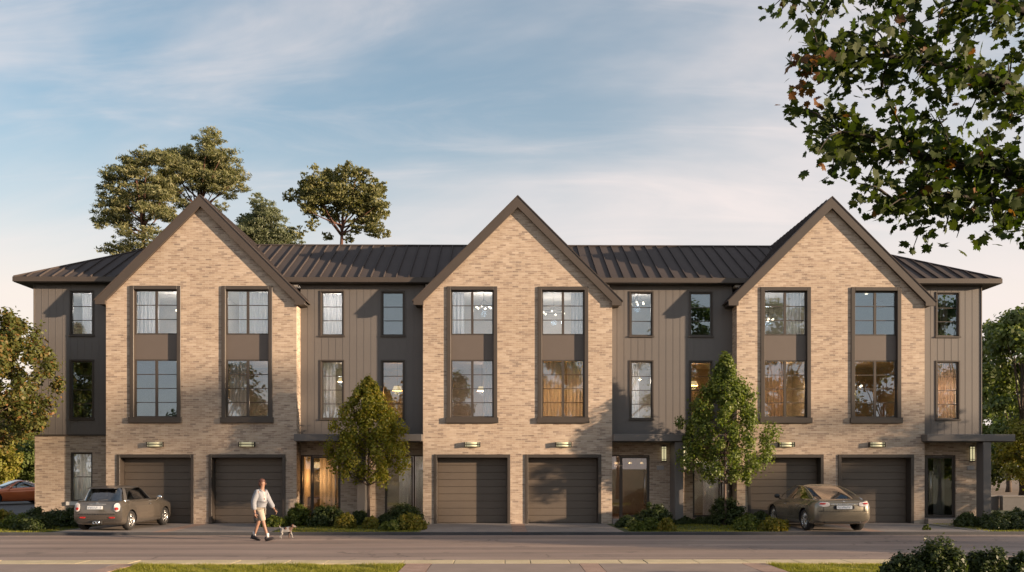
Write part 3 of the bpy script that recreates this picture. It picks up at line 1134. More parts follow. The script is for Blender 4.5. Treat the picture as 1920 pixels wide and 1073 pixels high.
for px, w_, lab in ((regions[1][0] + .62, 0.62, 'sheer pale curtain behind the warm lit left entrance door'), (regions[1][1] - .98, .95, 'grey sheer curtain behind the glass entrance beside the middle gable'),
                    (regions[2][1] - 1.0, .9, 'grey sheer curtain behind the entrance glass right of the brown fin'), (regions[3][0] + 0.82, 0.42, 'grey sheer curtain behind the glass door at the right end')):
    mb = MB()
    prev = None
    n = int(w_ / .02)
    for i in range(n + 1):
        xx = w_ * i / n
        yy = 0.008 * math.sin(xx * 2 * math.pi / .17) + .004 * math.sin(xx * 37)
        cur = ((xx, yy, 2.45), (xx, yy * 1.1, 0.18))
        if prev:
            mb.face([prev[0], prev[1], cur[1], cur[0]])
        prev = cur
    o = put('door_curtain', mb, CURTAIN, None, (px, BY + 1.05, 0), smooth=True)
    tag(o, lab, 'curtain', 'curtains behind the entrance doors')

DL = [(GC[0] - WOFF - .35, .8, 5.96, 'left ceiling light in the lower left window of the first gable'), (GC[0] - WOFF + .45, .9, 5.96, 'right front ceiling light in the lower left window of the first gable'),
      (GC[0] - WOFF + .15, 1.8, 5.96, 'rear ceiling light in the lower left window of the first gable'), (GC[0] + WOFF - .45, .8, 5.96, 'left ceiling light in the lower right window of the first gable'),
      (GC[0] + WOFF + .4, 1.0, 5.96, 'right ceiling light in the lower right window of the first gable'), (GC[0] - WOFF + .3, .8, 8.60, 'ceiling light in the top left window of the first gable'),
      (GC[0] + WOFF - .45, .8, 8.60, 'ceiling light in the top right window of the first gable'), (GC[1] + WOFF + .35, 1.2, 8.60, 'ceiling light in the top right window of the middle gable'),
      (GC[2] + WOFF + .1, .8, 8.60, 'front ceiling light in the top right window of the last gable'), (GC[2] + WOFF + .3, 1.6, 8.60, 'rear ceiling light in the top right window of the last gable'),
      (GC[2] - WOFF - .3, 1.2, 8.60, 'ceiling light in the top left window of the last gable'), (regions[2][1] - 1.0, 1.6, 8.60, 'front ceiling light in the top window left of the last gable'),
      (regions[2][1] - 1.3, 2.3, 8.60, 'rear ceiling light in the top window left of the last gable')]
for x, y, z, lab in DL:
    mb = MB()
    mb.lathe([(.055, -.002), (.045, -.012), (.0005, -.012)], 14, 'z')
    tag(put('ceiling_light', mb, BULB, None, (x, BY + y, z + (0.0 if z > 7 else .06)), smooth=True), lab, 'ceiling light', 'round ceiling lights inside the upstairs rooms')
# ------------------------------------------------------------------ ground, road, kerbs, driveways
def sheet(name, poly, z, m, thick=0.0, kind='structure'):
    mb = MB()
    if thick:
        mb.prism(poly, z - thick, z, 'z')
    else:
        mb.face([(x, y, z) for x, y in poly])
    return struct(put(name, mb, m), kind)


def rect(x0, x1, y0, y1):
    return [(x0, y0), (x1, y0), (x1, y1), (x0, y1)]


KY0, KY1, RY0, RY1 = 19.22, 19.95, 19.95, 28.10      # near kerb and road
sheet('ground', rect(-700, 700, -500, 1200), -0.16, SOIL)
sheet('road', rect(-400, 400, RY0, RY1), -0.085, ASPH)
sheet('verge', rect(-90, 90, 28.26, 45), -0.012, SOIL, 0.14)
sheet('near_verge', rect(-90, 90, -14, KY0 - 0.005), -0.03, SOIL, 0.12)
sheet('parking_lot', rect(-90, -18.2, 35.5, 56), 0.0, LOTM, 0.1)
sheet('field', rect(17.9, 90, 46, 130), 0.02, FIELD, 0.1)
sheet('path', rect(-90, -18.2, 56.4, 61), 0.03, FIELD, 0.1)

mb = MB()
mb.box(-90, 90, 28.10, 28.255, -0.15, 0.008)
struct(bevel(put('far_kerb', mb, KERBD), 0.02, 2))

# near kerb: foundation with every stone its own object
mb = MB()
mb.box(-90, 90, KY0 + 0.02, KY1 - 0.02, -0.16, -0.035)
kerb = struct(put('near_kerb', mb, KERBD))
rk = random.Random(5)
x = -14.6
KL = {}
while x < 14.6:
    ln = rk.choice((0.55, 1.1, 1.1, 1.1, 0.85, 1.65))
    if ln not in KL:
        m_ = MB()
        m_.box(0.006, ln - 0.006, 0, KY1 - KY0 - 0.002, -0.12, 0.0)
        KL[ln] = m_.mesh('kerb_stone', KERB)
    o = link('kerb_stone', KL[ln], kerb, (x, KY0, rk.uniform(-.003, .004)))
    bevel(o, 0.012, 2)
    x += ln
for a, b in ((-90, -14.62), (x + .02, 90)):
    mb = MB()
    mb.box(a, b, KY0, KY1, -0.12, 0.0)
    struct(put('near_kerb_run', mb, KERB))

# house driveways (flared slabs) with a paver strip down the middle
for c, fl0, fl1 in ((GC[0], 0.15, 0.35), (GC[1], 0.10, 0.15), (GC[2], 0.05, 0.05)):
    for s in (-1, 1):
        e0 = c + s * 0.24
        e1 = c + s * (3.16)
        e2 = c + s * (3.16 + (fl1 if s > 0 else fl0))
        poly = [(e0, 28.26), (e2, 28.26), (e1, BY + .4), (e0, BY + .4)]
        if s < 0:
            poly = poly[::-1]
        sheet('driveway', poly, -0.008, CONC, 0.1)
    sheet('paver_strip', rect(c - .236, c + .236, 28.26, BY + .05), -0.008, PAVER, 0.1)
sheet('path', [(15.1, 28.26), (15.35, 28.26), (17.3, 31.7), (17.3, 32.3), (15.3, 32.3)], -0.004, CONC, 0.1)

# near driveways across the street
for a, b in ((-14.5, -8.15), (-1.50, 1.62), (2.05, 5.1)):
    sheet('driveway', rect(a, b, 6, KY0 - 0.012), -0.004, CONC if False else mat('near_drive_concrete', (0.26, 0.20, 0.17), 0.8, var=0.12, scale=1.5, bump=0.15), 0.1)
for a, b in ((-8.14, -7.75), (-2.05, -1.51), (1.63, 2.04), (5.11, 5.62)):
    y = 16.0
    j = 0
    while y < KY0 - 0.05:                       # individual setts in the edge strips
        ln = 0.52
        e = min(y + ln, KY0 - 0.014)
        m_ = MB()
        m_.box(a + .004, b - .004, y + .004, e - .004, -0.10, rk.uniform(-.006, 0.0))
        o = put('paver_strip' if j == 0 else 'paver', m_, PAVER)
        if j == 0:
            strip = struct(o)
        else:
            o.parent = strip
        j += 1
        y += ln

# ------------------------------------------------------------------ leaves and grass
NPR = np.random.default_rng(3)


def leaves(centers, normals, L, W, rng, jitter=0.35, fold=0.18):
    """one small folded leaf per centre (4 vertices, 2 triangles as a bent quad)"""
    n = len(centers)
    nr = normals + rng.normal(0, 0.55, (n, 3))
    nr /= np.linalg.norm(nr, axis=1)[:, None] + 1e-9
    t = rng.normal(0, 1, (n, 3))
    t -= nr * np.sum(t * nr, axis=1)[:, None]
    t /= np.linalg.norm(t, axis=1)[:, None] + 1e-9
    b = np.cross(nr, t)
    s = rng.uniform(1 - jitter, 1 + jitter, (n, 1))
    l, w = L * s / 2, W * s / 2
    V = np.empty((n, 4, 3))
    V[:, 0] = centers - t * l
    V[:, 1] = centers + b * w + nr * fold * w - t * l * .1
    V[:, 2] = centers + t * l
    V[:, 3] = centers - b * w + nr * fold * w - t * l * .1
    return V.reshape(-1, 3)


def quads(V):
    return np.arange(len(V)).reshape(-1, 4)


LOOSE = 0.30


def clump_pts(clumps, per, rng, shell=0.55):
    """points in ellipsoidal clumps; clumps = [(x,y,z,rx,ry,rz)]"""
    P, Nn = [], []
    for c in clumps:
        k = max(8, int(per * c[3] * c[3]))if per > 0 else int(-per)
        d = rng.normal(0, 1, (k, 3))
        d /= np.linalg.norm(d, axis=1)[:, None]
        r = rng.uniform(0, 1, (k, 1)) ** shell
        r *= np.where(rng.uniform(0, 1, (k, 1)) < LOOSE, rng.uniform(.9, 1.55, (k, 1)), 1.0)
        P.append(np.array(c[:3]) + d * r * np.array(c[3:6]))
        nn = d.copy()
        nn[:, 2] += 0.35
        Nn.append(nn)
    return np.concatenate(P), np.concatenate(Nn)


def crown(name, clumps, per, L, W, m, parent, seed, shell=0.5, base=(0, 0, 0), loose_n=1.0):
    rng = np.random.default_rng(seed)
    P, Nn = clump_pts(clumps, per, rng, shell)
    Nn = Nn * loose_n + rng.normal(0, 1 - loose_n, Nn.shape)
    V = leaves(P, Nn, L, W, rng)
    return link(name, mesh_np(name, V, quads(V), m), parent, base)


def limb(mb, a, b, r0, r1, rng, sag=0.08, n=5, seg=6):
    a, b = np.array(a, float), np.array(b, float)
    pts = []
    d = np.linalg.norm(b - a)
    for k in range(n + 1):
        f = k / n
        p = a + (b - a) * f
        p = p + rng.normal(0, abs(sag) * d * .12, 3) * (0 if k in (0, n) else 1)
        p[2] += sag * d * math.sin(math.pi * f) * 0.6
        pts.append(p)
    mb.tube(pts, [r0 + (r1 - r0) * k / n for k in range(n + 1)], seg)


L_STREET = leaf_mat('young_maple_leaves', [(0.165, 0.170, 0.020), (0.225, 0.220, 0.026), (0.115, 0.130, 0.017), (0.270, 0.240, 0.030), (0.175, 0.190, 0.022), (0.330, 0.250, 0.040)], 0.40)
L_STREET2 = leaf_mat('street_tree_leaves', [(0.101, 0.140, 0.028), (0.148, 0.189, 0.038), (0.073, 0.105, 0.025), (0.183, 0.209, 0.049), (0.123, 0.160, 0.031)], 0.36)
L_AUT = leaf_mat('autumn_leaves', [(0.085, 0.105, 0.026), (0.115, 0.128, 0.032), (0.24, 0.115, 0.040), (0.13, 0.135, 0.036), (0.085, 0.098, 0.026), (0.16, 0.14, 0.040), (0.065, 0.080, 0.022), (0.12, 0.125, 0.032)], 0.38)
L_PINE = leaf_mat('pine_needles', [(0.152, 0.162, 0.072), (0.217, 0.217, 0.102), (0.116, 0.125, 0.061), (0.268, 0.246, 0.123)], 0.28)
L_SPRUCE = leaf_mat('spruce_needles', [(0.143, 0.163, 0.094), (0.189, 0.205, 0.117), (0.111, 0.124, 0.075)], 0.28)
L_OAK = leaf_mat('broad_tree_leaves', [(0.140, 0.145, 0.058), (0.190, 0.188, 0.078), (0.105, 0.110, 0.046), (0.225, 0.205, 0.088)], 0.3)
L_BACK = leaf_mat('background_leaves', [(0.095, 0.129, 0.034), (0.147, 0.182, 0.048), (0.072, 0.100, 0.031), (0.172, 0.199, 0.061)], 0.3)
L_YEL = leaf_mat('yellow_green_leaves', [(0.195, 0.195, 0.033), (0.260, 0.234, 0.039), (0.143, 0.156, 0.026), (0.299, 0.247, 0.065)], 0.38)
L_DARK = leaf_mat('dark_shrub_leaves', [(0.037, 0.056, 0.015), (0.056, 0.077, 0.020), (0.030, 0.045, 0.013), (0.075, 0.094, 0.027)], 0.25)
L_MID = leaf_mat('mid_shrub_leaves', [(0.085, 0.114, 0.018), (0.124, 0.150, 0.023), (0.058, 0.085, 0.016), (0.156, 0.169, 0.031)], 0.33)
L_GOLD = leaf_mat('golden_shrub_leaves', [(0.237, 0.200, 0.025), (0.175, 0.169, 0.022), (0.125, 0.138, 0.022), (0.300, 0.213, 0.037)], 0.36)
L_MAPLE = leaf_mat('maple_leaf_green', [(0.030, 0.052, 0.006), (0.042, 0.068, 0.008), (0.022, 0.038, 0.005), (0.060, 0.078, 0.010), (0.034, 0.056, 0.007)], 0.32, 0.7)
L_MAPLER = leaf_mat('maple_leaf_rust', [(0.16, 0.065, 0.018), (0.12, 0.05, 0.015), (0.19, 0.09, 0.025)], 0.3, 0.45)


def spindle_tree(name, label, cat, loc, zb, zt, R, seed, m, prof, bark, trunk_r=0.05, n_cl=78, per=-260, LL=0.095, WW=0.062, group=None, spiky=1.35, sq=1.0):
    """young street tree: straight stem, ascending limbs, each ending in a pointed tuft of leaves"""
    t = thing(name, label, cat, loc, 0, group)
    rng = np.random.default_rng(seed)
    clumps, mb = [], MB()
    H = zt - zb
    mb.tube([(0, 0, -0.05), (0.012, 0, zb * .5), (0, 0.01, zb), (0.02, 0, zb + H * .5), (0, 0, zb + H * .93)], [trunk_r * 1.25, trunk_r, trunk_r * .9, trunk_r * .5, 0.008], 9)
    for i in range(n_cl):
        f = (i + rng.uniform(0, 1)) / n_cl
        f = f ** 0.85
        r = R * np.interp(f, *prof)
        a = i * 2.39996 + rng.uniform(-.4, .4)
        q = r * math.sqrt(rng.uniform(0.12, 1.0)) * rng.uniform(.86, 1.10)
        z = zb + H * f * 0.95 + 0.05
        s = (0.17 + 0.13 * rng.uniform()) * (0.6 + 0.4 * R / 1.5) * (1.0 if f < .8 else .7)
        clumps.append((q * math.cos(a), q * math.sin(a) * sq, z, s, s, s * spiky))
        if i % 2 == 0:
            z0 = max(zb * .92, z - 0.5 * q - 0.25)
            limb(mb, (0, 0, z0), (q * math.cos(a), q * math.sin(a) * sq, z), 0.02, 0.005, rng, 0.06, 4, 5)
    for f in (0.90, 0.95, 0.985, 1.0):
        s = 0.20 * (1.12 - f) + 0.075
        clumps.append((rng.normal(0, .02), rng.normal(0, .02), zb + H * f - s, s, s, s * 1.9))
    put('trunk', mb, bark, t, smooth=True)
    crown('crown', clumps, per, LL, WW, m, t, seed + 1, 0.55)
    return t


def broad_tree(name, label, cat, loc, zb, zt, R, seed, m, bark, n_cl=46, per=-260, LL=0.16, WW=0.10, trunk_r=0.16, group=None, cs=(.5, .9), flat=.8, fill=1.0, prof=None):
    t = thing(name, label, cat, loc, 0, group)
    rng = np.random.default_rng(seed)
    clumps, mb = [], MB()
    H = zt - zb
    mb.tube([(0, 0, -0.1), (0.05, 0, zb * .6), (0, 0.05, zb + H * .2), (0.05, 0, zb + H * .75)], [trunk_r * 1.3, trunk_r, trunk_r * .8, trunk_r * .25], 9)
    for i in range(n_cl):
        f = rng.uniform(0, 1)
        if prof is None:
            r = R * math.sqrt(max(0.05, 1 - ((f - .42) / .62) ** 2))
        else:
            r = R * np.interp(f, *prof)
        a = i * 2.39996 + rng.uniform(-.5, .5)
        q = r * math.sqrt(rng.uniform(0.05, 1)) * fill
        s = rng.uniform(*cs)
        clumps.append((q * math.cos(a), q * math.sin(a), zb + s * .6 + (H - s) * f, s, s, s * flat))
        if i % 3 == 0:
            limb(mb, (0, 0, zb * .8 + H * f * .45), clumps[-1][:3], trunk_r * .35, 0.015, rng, 0.1, 5, 5)
    put('trunk', mb, bark, t, smooth=True)
    crown('crown', clumps, per, LL, WW, m, t, seed + 1, 0.5)
    return t


# --- the two street trees in front of the terrace
P1 = ([0, .06, .16, .30, .48, .62, .75, .88, 1], [.35, .80, 1.0, 1.0, .90, .70, .52, .30, .06])
P2 = ([0, .05, .14, .28, .45, .60, .72, .86, 1], [.36, .72, .96, 1.0, .90, .70, .46, .22, .04])
spindle_tree('street_tree', 'yellow-green young street tree on a slim grey trunk, between the first and middle gables', 'tree', (-4.66, 31.35, 0), 1.50, 5.14, 1.46, 21, L_STREET, P1, BARK, 0.05, 104, -175, sq=.68)
spindle_tree('street_tree', 'taller green young street tree with a reddish trunk, left of the bronze saloon', 'tree', (7.80, 31.55, 0), 1.56, 6.00, 1.80, 35, L_STREET2, P2, BARKL, 0.045, 124, -185, sq=.56)
# --- autumn tree cut by the left edge of the view
spindle_tree('autumn_tree', 'tree with orange-tinted leaves in front of the left end wall', 'tree', (-17.55, 30.1, 0), 2.75, 7.8, 2.75, 50, L_AUT,
             ([0, .08, .25, .45, .65, .82, 1], [.30, .75, 1.0, 1.0, .80, .58, .22]), BARK, 0.10, 150, -230, 0.12, 0.085)


# --- tall trees behind the roof, crowns laid out clump by clump in metres (x, z, radius)
def rear_tree(name, label, cat, x, y, spots, trunk_top, m, bark, seed, per, LL, WW, flat=0.75, tr=0.16, dy=1.2, group=None, forks=0.55, grow=1.10, core=.76):
    t = thing(name, label, cat, (x, y, 0), 0, group)
    rng = np.random.default_rng(seed)
    clumps, mb = [], MB()
    tt = np.array(trunk_top) - np.array((x, 0))
    mb.tube([(0, 0, -.1), (tt[0] * .15, 0, trunk_top[1] * .4), (tt[0] * .5, .1, trunk_top[1] * .75), (tt[0], 0, trunk_top[1])], [tr * 1.4, tr * 1.1, tr * .9, tr * .45], 9)
    for X, Z, r in spots:
        r *= grow
        k = 2 if r > .45 else 1
        for j in range(k):
            yy = float(rng.uniform(-dy, dy)) * min(1, r + .3)
            cc = (X - x, yy, Z)
            clumps.append((*cc, r * core, r * core, r * core * flat))
            for q in range(13 if r > .1 else 0):                   # small satellites make an uneven edge
                d = rng.normal(0, 1, 3)
                d /= np.linalg.norm(d)
                rr = r * rng.uniform(.20, .42)
                o_ = rng.uniform(.75, 1.25)
                clumps.append((cc[0] + d[0] * r * o_, cc[1] + d[1] * r * o_, cc[2] + d[2] * r * o_ * flat + .05, rr * 1.2, rr * 1.2, rr * .50))
        zf = trunk_top[1] * forks + (min(Z, trunk_top[1]) - trunk_top[1] * forks) * rng.uniform(.25, .75)
        f = zf / trunk_top[1]
        if r > .52:
            limb(mb, (tt[0] * f * f, 0, zf), (X - x, yy, Z - r * .3), 0.055, 0.015, rng, -0.05, 5, 5)
    put('trunk', mb, bark, t, smooth=True)
    crown('crown', clumps, per, LL, WW, m, t, seed + 9, 0.62, loose_n=.3)
    return t


PA = [(-20.11, 14.76, 0.6), (-19.71, 15.71, 0.71), (-19.17, 16.66, 0.71), (-18.49, 17.34, 0.65), (-17.82, 17.61, 0.49), (-19.03, 15.58, 0.82), (-18.22, 16.26, 0.87), (-17.41, 16.53, 0.71), (-17.68, 15.44, 0.71), (-19.44, 14.63, 0.54), (-20.38, 14.22, 0.38), (-19.98, 13.0, 0.38), (-19.44, 13.27, 0.54), (-18.9, 13.81, 0.44), (-17.82, 14.9, 0.54), (-17.14, 15.72, 0.49), (-18.36, 16.8, 0.54), (-19.98, 16.25, 0.41), (-17.14, 17.34, 0.44), (-20.65, 14.57, 0.24), (-19.2, 12.7, 0.5), (-18.3, 13.2, 0.45), (-17.6, 13.6, 0.5), (-19.7, 12.4, 0.4), (-18.1, 14.2, 0.4), (-20.0, 15.3, 0.5), (-16.9, 14.6, 0.45)]
PB = [(-17.32, 17.73, 0.8), (-16.9, 18.44, 0.68), (-16.2, 18.58, 0.8), (-15.35, 19.01, 0.62), (-15.07, 19.35, 0.31), (-15.63, 18.02, 0.91), (-14.79, 18.3, 0.68), (-14.64, 17.45, 0.62), (-16.48, 17.45, 0.8), (-15.35, 17.03, 0.8), (-14.08, 17.03, 0.51), (-13.71, 17.37, 0.31), (-14.5, 16.32, 0.37), (-14.79, 15.61, 0.34), (-17.61, 18.29, 0.51), (-17.89, 16.88, 0.51), (-16.05, 16.74, 0.4), (-16.9, 19.09, 0.26), (-14.31, 17.96, 0.34), (-14.9, 16.6, 0.4), (-17.0, 16.2, 0.5), (-16.4, 18.0, 0.6), (-17.4, 17.0, 0.5), (-15.3, 18.4, 0.5)]
SPC = [(-14.57, 18.04, 0.26), (-14.41, 17.53, 0.51), (-13.93, 17.21, 0.57), (-14.73, 16.83, 0.7), (-13.62, 16.67, 0.64), (-14.09, 16.2, 0.9), (-13.14, 15.88, 0.64), (-15.21, 16.67, 0.51), (-15.52, 17.08, 0.32), (-14.88, 15.72, 0.83), (-13.77, 15.4, 0.9), (-12.66, 15.49, 0.51), (-15.52, 15.87, 0.44), (-12.66, 16.13, 0.32), (-14.26, 14.52, 0.97), (-13.18, 14.41, 0.76)]
PD = [(-10.33, 16.45, 0.44), (-10.72, 15.9, 0.39), (-9.78, 16.73, 0.56), (-8.94, 17.09, 0.56), (-8.25, 17.37, 0.39), (-7.56, 17.1, 0.56), (-6.73, 16.6, 0.5), (-6.31, 16.69, 0.25), (-9.5, 15.9, 0.72), (-8.39, 16.18, 0.83), (-7.28, 16.05, 0.78), (-6.59, 15.63, 0.5), (-10.05, 15.34, 0.5), (-8.94, 15.26, 0.56), (-7.0, 15.07, 0.61), (-7.84, 15.43, 0.56), (-7.61, 14.38, 0.39), (-6.73, 14.38, 0.44), (-6.17, 14.1, 0.25), (-9.78, 14.37, 0.33), (-9.22, 14.04, 0.28), (-10.55, 14.04, 0.36), (-6.4, 14.94, 0.33), (-8.11, 13.96, 0.28)]
rear_tree('pine_tree', 'pine with a bare red trunk, leftmost of the trees behind the roof', 'tree', -18.45, 46.0, PA, (-18.2, 16.2), L_PINE, BARKP, 61, 760, 0.19, 0.045, 0.58, 0.12, forks=.80)
rear_tree('pine_tree', 'tallest pine, standing straight behind the peak of the first gable', 'tree', -16.9, 48.0, PB, (-15.9, 17.6), L_PINE, BARKP, 67, 760, 0.19, 0.045, 0.58, 0.13, forks=.80)
rear_tree('spruce_tree', 'small grey-green conifer peeping over the roof beside the first gable', 'tree', -14.2, 54.0, SPC, (-14.4, 17.4), L_SPRUCE, BARK, 71, 760, 0.18, 0.05, 0.46, 0.14)
rear_tree('broad_tree', 'round olive-brown tree above the roof between the first two gables', 'tree', -8.7, 47.0, PD, (-8.3, 15.4), L_OAK, BARKP, 77, 800, 0.14, 0.08, 0.66, 0.13, forks=.86)

# --- trees beyond the right end and the left car park
BP = ([0, .15, .4, .7, .9, 1], [.9, 1, .95, .8, .5, .2])
broad_tree('background_tree', 'tall dark green tree immediately right of the end wall', 'tree', (33.6, 58, 0), 0.8, 12.0, 3.0, 81, L_BACK, BARK, 62, -260, 0.30, 0.19, 0.2, None, (.6, 1.1), .8, 1.0, BP)
broad_tree('background_tree', 'bluish green tree by the right edge, behind the tall one', 'tree', (39.5, 70, 0), 0.8, 13.4, 3.6, 83, L_BACK, BARK, 50, -230, 0.36, 0.24, 0.2, None, (.7, 1.2), .8)
broad_tree('background_bush', 'yellow-green bushy tree low beside the canopy post', 'tree', (33.0, 55, 0), 0.4, 5.4, 2.3, 85, L_YEL, BARK, 44, -240, 0.20, 0.13, 0.1, None, (.45, .75), .9)
broad_tree('background_bush', 'yellow-green bushy tree above the grey wall at the right edge', 'tree', (37.0, 57, 0), 0.5, 4.8, 2.4, 87, L_YEL, BARK, 44, -240, 0.20, 0.13, 0.1, None, (.45, .75), .9)
for i, (x, y, zt, R, lab) in enumerate(((-38.0, 66, 4.9, 2.3, 'yellow-green bushy tree above the roof of the orange coupe'), (-35.2, 69, 4.4, 1.9, 'olive bushy tree beside the left end wall, behind the car park'),
                                        (-41.0, 67, 5.2, 2.4, 'olive bushy tree at the left edge of the car park'))):
    broad_tree('background_bush', lab, 'tree', (x, y, 0), 0.3, zt, R, 91 + i, L_YEL if i != 1 else L_BACK, BARK, 46, -230, 0.22, 0.14, 0.1, None, (.5, .8), .9)
for i, (x, y) in enumerate(((-39.6, 74), (-43, 76), (-31, 74), (43, 82), (47.5, 76))):
    broad_tree('background_tree', ['broad green tree far behind the car park bushes', 'green tree beyond the left car park edge', 'green tree hidden behind the left end wall', 'distant green tree beyond the field', 'green tree past the right edge of the field'][i],
               'tree', (x, y, 0), 1.0, 8.0 if i < 2 else 10.5, 3.2, 120 + i, L_BACK, BARK, 46, -200, 0.34, 0.22, 0.18, None, (.7, 1.1), .8)
# slim trunk of a young tree standing behind the orange car
t = thing('young_tree', 'bare slim trunk rising behind the orange coupe', 'tree', (-29.55, 52.0, 0))
mb = MB()
mb.tube([(0, 0, -.05), (.02, 0, 2.2), (0, 0, 4.3)], [.14, .11, .05], 8)
put('trunk', mb, BARK, t, smooth=True)
crown('crown', [(math.cos(a) * .7, math.sin(a) * .7, 4.0 + .5 * (i % 4), .55, .55, .5) for i, a in enumerate(np.arange(0, 12.6, .9))], -140, .2, .13, L_AUT, t, 5)

# --- trees on this side of the street, outside the view: they shade the street and show in the window panes
SHADE_TREES = [
    (73.0, 2.2, 7.0, 18.9, 2.6, 'tall tree far to the right across the street, its soft shadow on the first gable'),
    (79.5, 1.0, 7.0, 18.0, 2.4, 'tall tree far to the right, beside the tallest one'),
    (97.0, 1.8, 7.0, 18.1, 2.7, 'tall tree farthest to the right, its soft shadow on the last gable'),
    (102.5, 1.2, 7.0, 17.4, 2.5, 'tall tree farthest to the right, behind another'),
    (30.0, 18.0, 1.6, 6.2, 1.9, 'small street tree up the road, striping the road with shade'),
    (23.5, 18.2, 1.2, 4.6, 1.4, 'low street tree up the road, striping the near lane with shade'),
    (38.5, 16.6, 1.8, 6.8, 2.0, 'bushy street tree up the road'),
    (24.6, 30.2, 0.9, 5.4, 1.7, 'small tree on the far verge beyond the right end'),
]
for i, (x, y, zb, zt, R, lab) in enumerate(SHADE_TREES):
    broad_tree('roadside_tree', lab, 'tree', (x, y, 0), zb, zt, R, 200 + i, L_STREET2, BARK, 26 if y > 10 else 46, -75 if y > 10 else -150, 0.24, 0.15, 0.10, 'roadside trees outside the view', (.4, .75), .85)
OPP = [(-24, -12, 11.5, 3.6), (-15.5, -15, 12.5, 4.0), (-6.0, -13, 11.0, 3.4), (5.0, -14, 12.0, 3.9), (15.8, -12, 16.5, 3.8), (24.5, -13, 17.5, 3.9), (33.5, -14, 11.5, 4.2), (40.5, -14, 17.0, 3.6), (-36.5, -12, 12.0, 3.6)]
for i, (x, y, zt, R) in enumerate(OPP):
    broad_tree('opposite_tree', ['far left tree across the street, mirrored in the left windows', 'dense tree across the street, mirrored in the first gable panes', 'narrow tree across the street, behind the viewer to the left',
                                 'tree straight across the street from the middle gable', 'tall tree across the street, mirrored in the last gable panes', 'broad tree across the street to the right',
                                 'low wide tree across the street, mirrored in the last lower panes', 'tallest tree across the street, mirrored in the end window', 'farthest left tree across the street, mirrored in the left end window'][i], 'tree', (x, y, 0), 1.5, zt, R, 230 + i, L_BACK, BARK, 46, -170, 0.36, 0.24, 0.2, 'trees across the street', (.8, 1.3), .85)


# --- shrubs
def shrub(label, x, y, hw, h, m, seed, LL=0.075, WW=0.05, dens=1.0, name='shrub', group=None, n=26, spiky=False, z0=0.0):
    t = thing(name, label, 'shrub', (x, y, z0), 0, group)
    rng = np.random.default_rng(seed)
    clumps, mb = [], MB()
    for i in range(n):
        a = i * 2.4 + rng.uniform(-.4, .4)
        f = math.sqrt((i + .5) / n)
        q = hw * f * .86
        top = h * (1 - .50 * f ** 2.2) * (rng.uniform(.62, 1.12) if spiky else rng.uniform(.72, 1.08))
        s = hw * (rng.uniform(.13, .27) if spiky else rng.uniform(.18, .34))
        z = max(s * .5, top - s * .8)
        clumps.append((q * math.cos(a), q * math.sin(a) * .85, z, s, s, s * (1.9 if spiky else .9)))
        if f > .5:
            clumps.append((q * math.cos(a) * 1.02, q * math.sin(a) * .85, z * .45, s, s, s * .9))
        if i % 2 == 0:
            limb(mb, (rng.normal(0, .03), rng.normal(0, .03), 0), (q * math.cos(a), q * math.sin(a) * .85, z), .012, .004, rng, .1, 3, 4)
    put('stem', mb, BARK, t)
    crown('foliage', clumps, int(-130 * dens), LL, WW, m, t, seed + 1, .55)
    return t


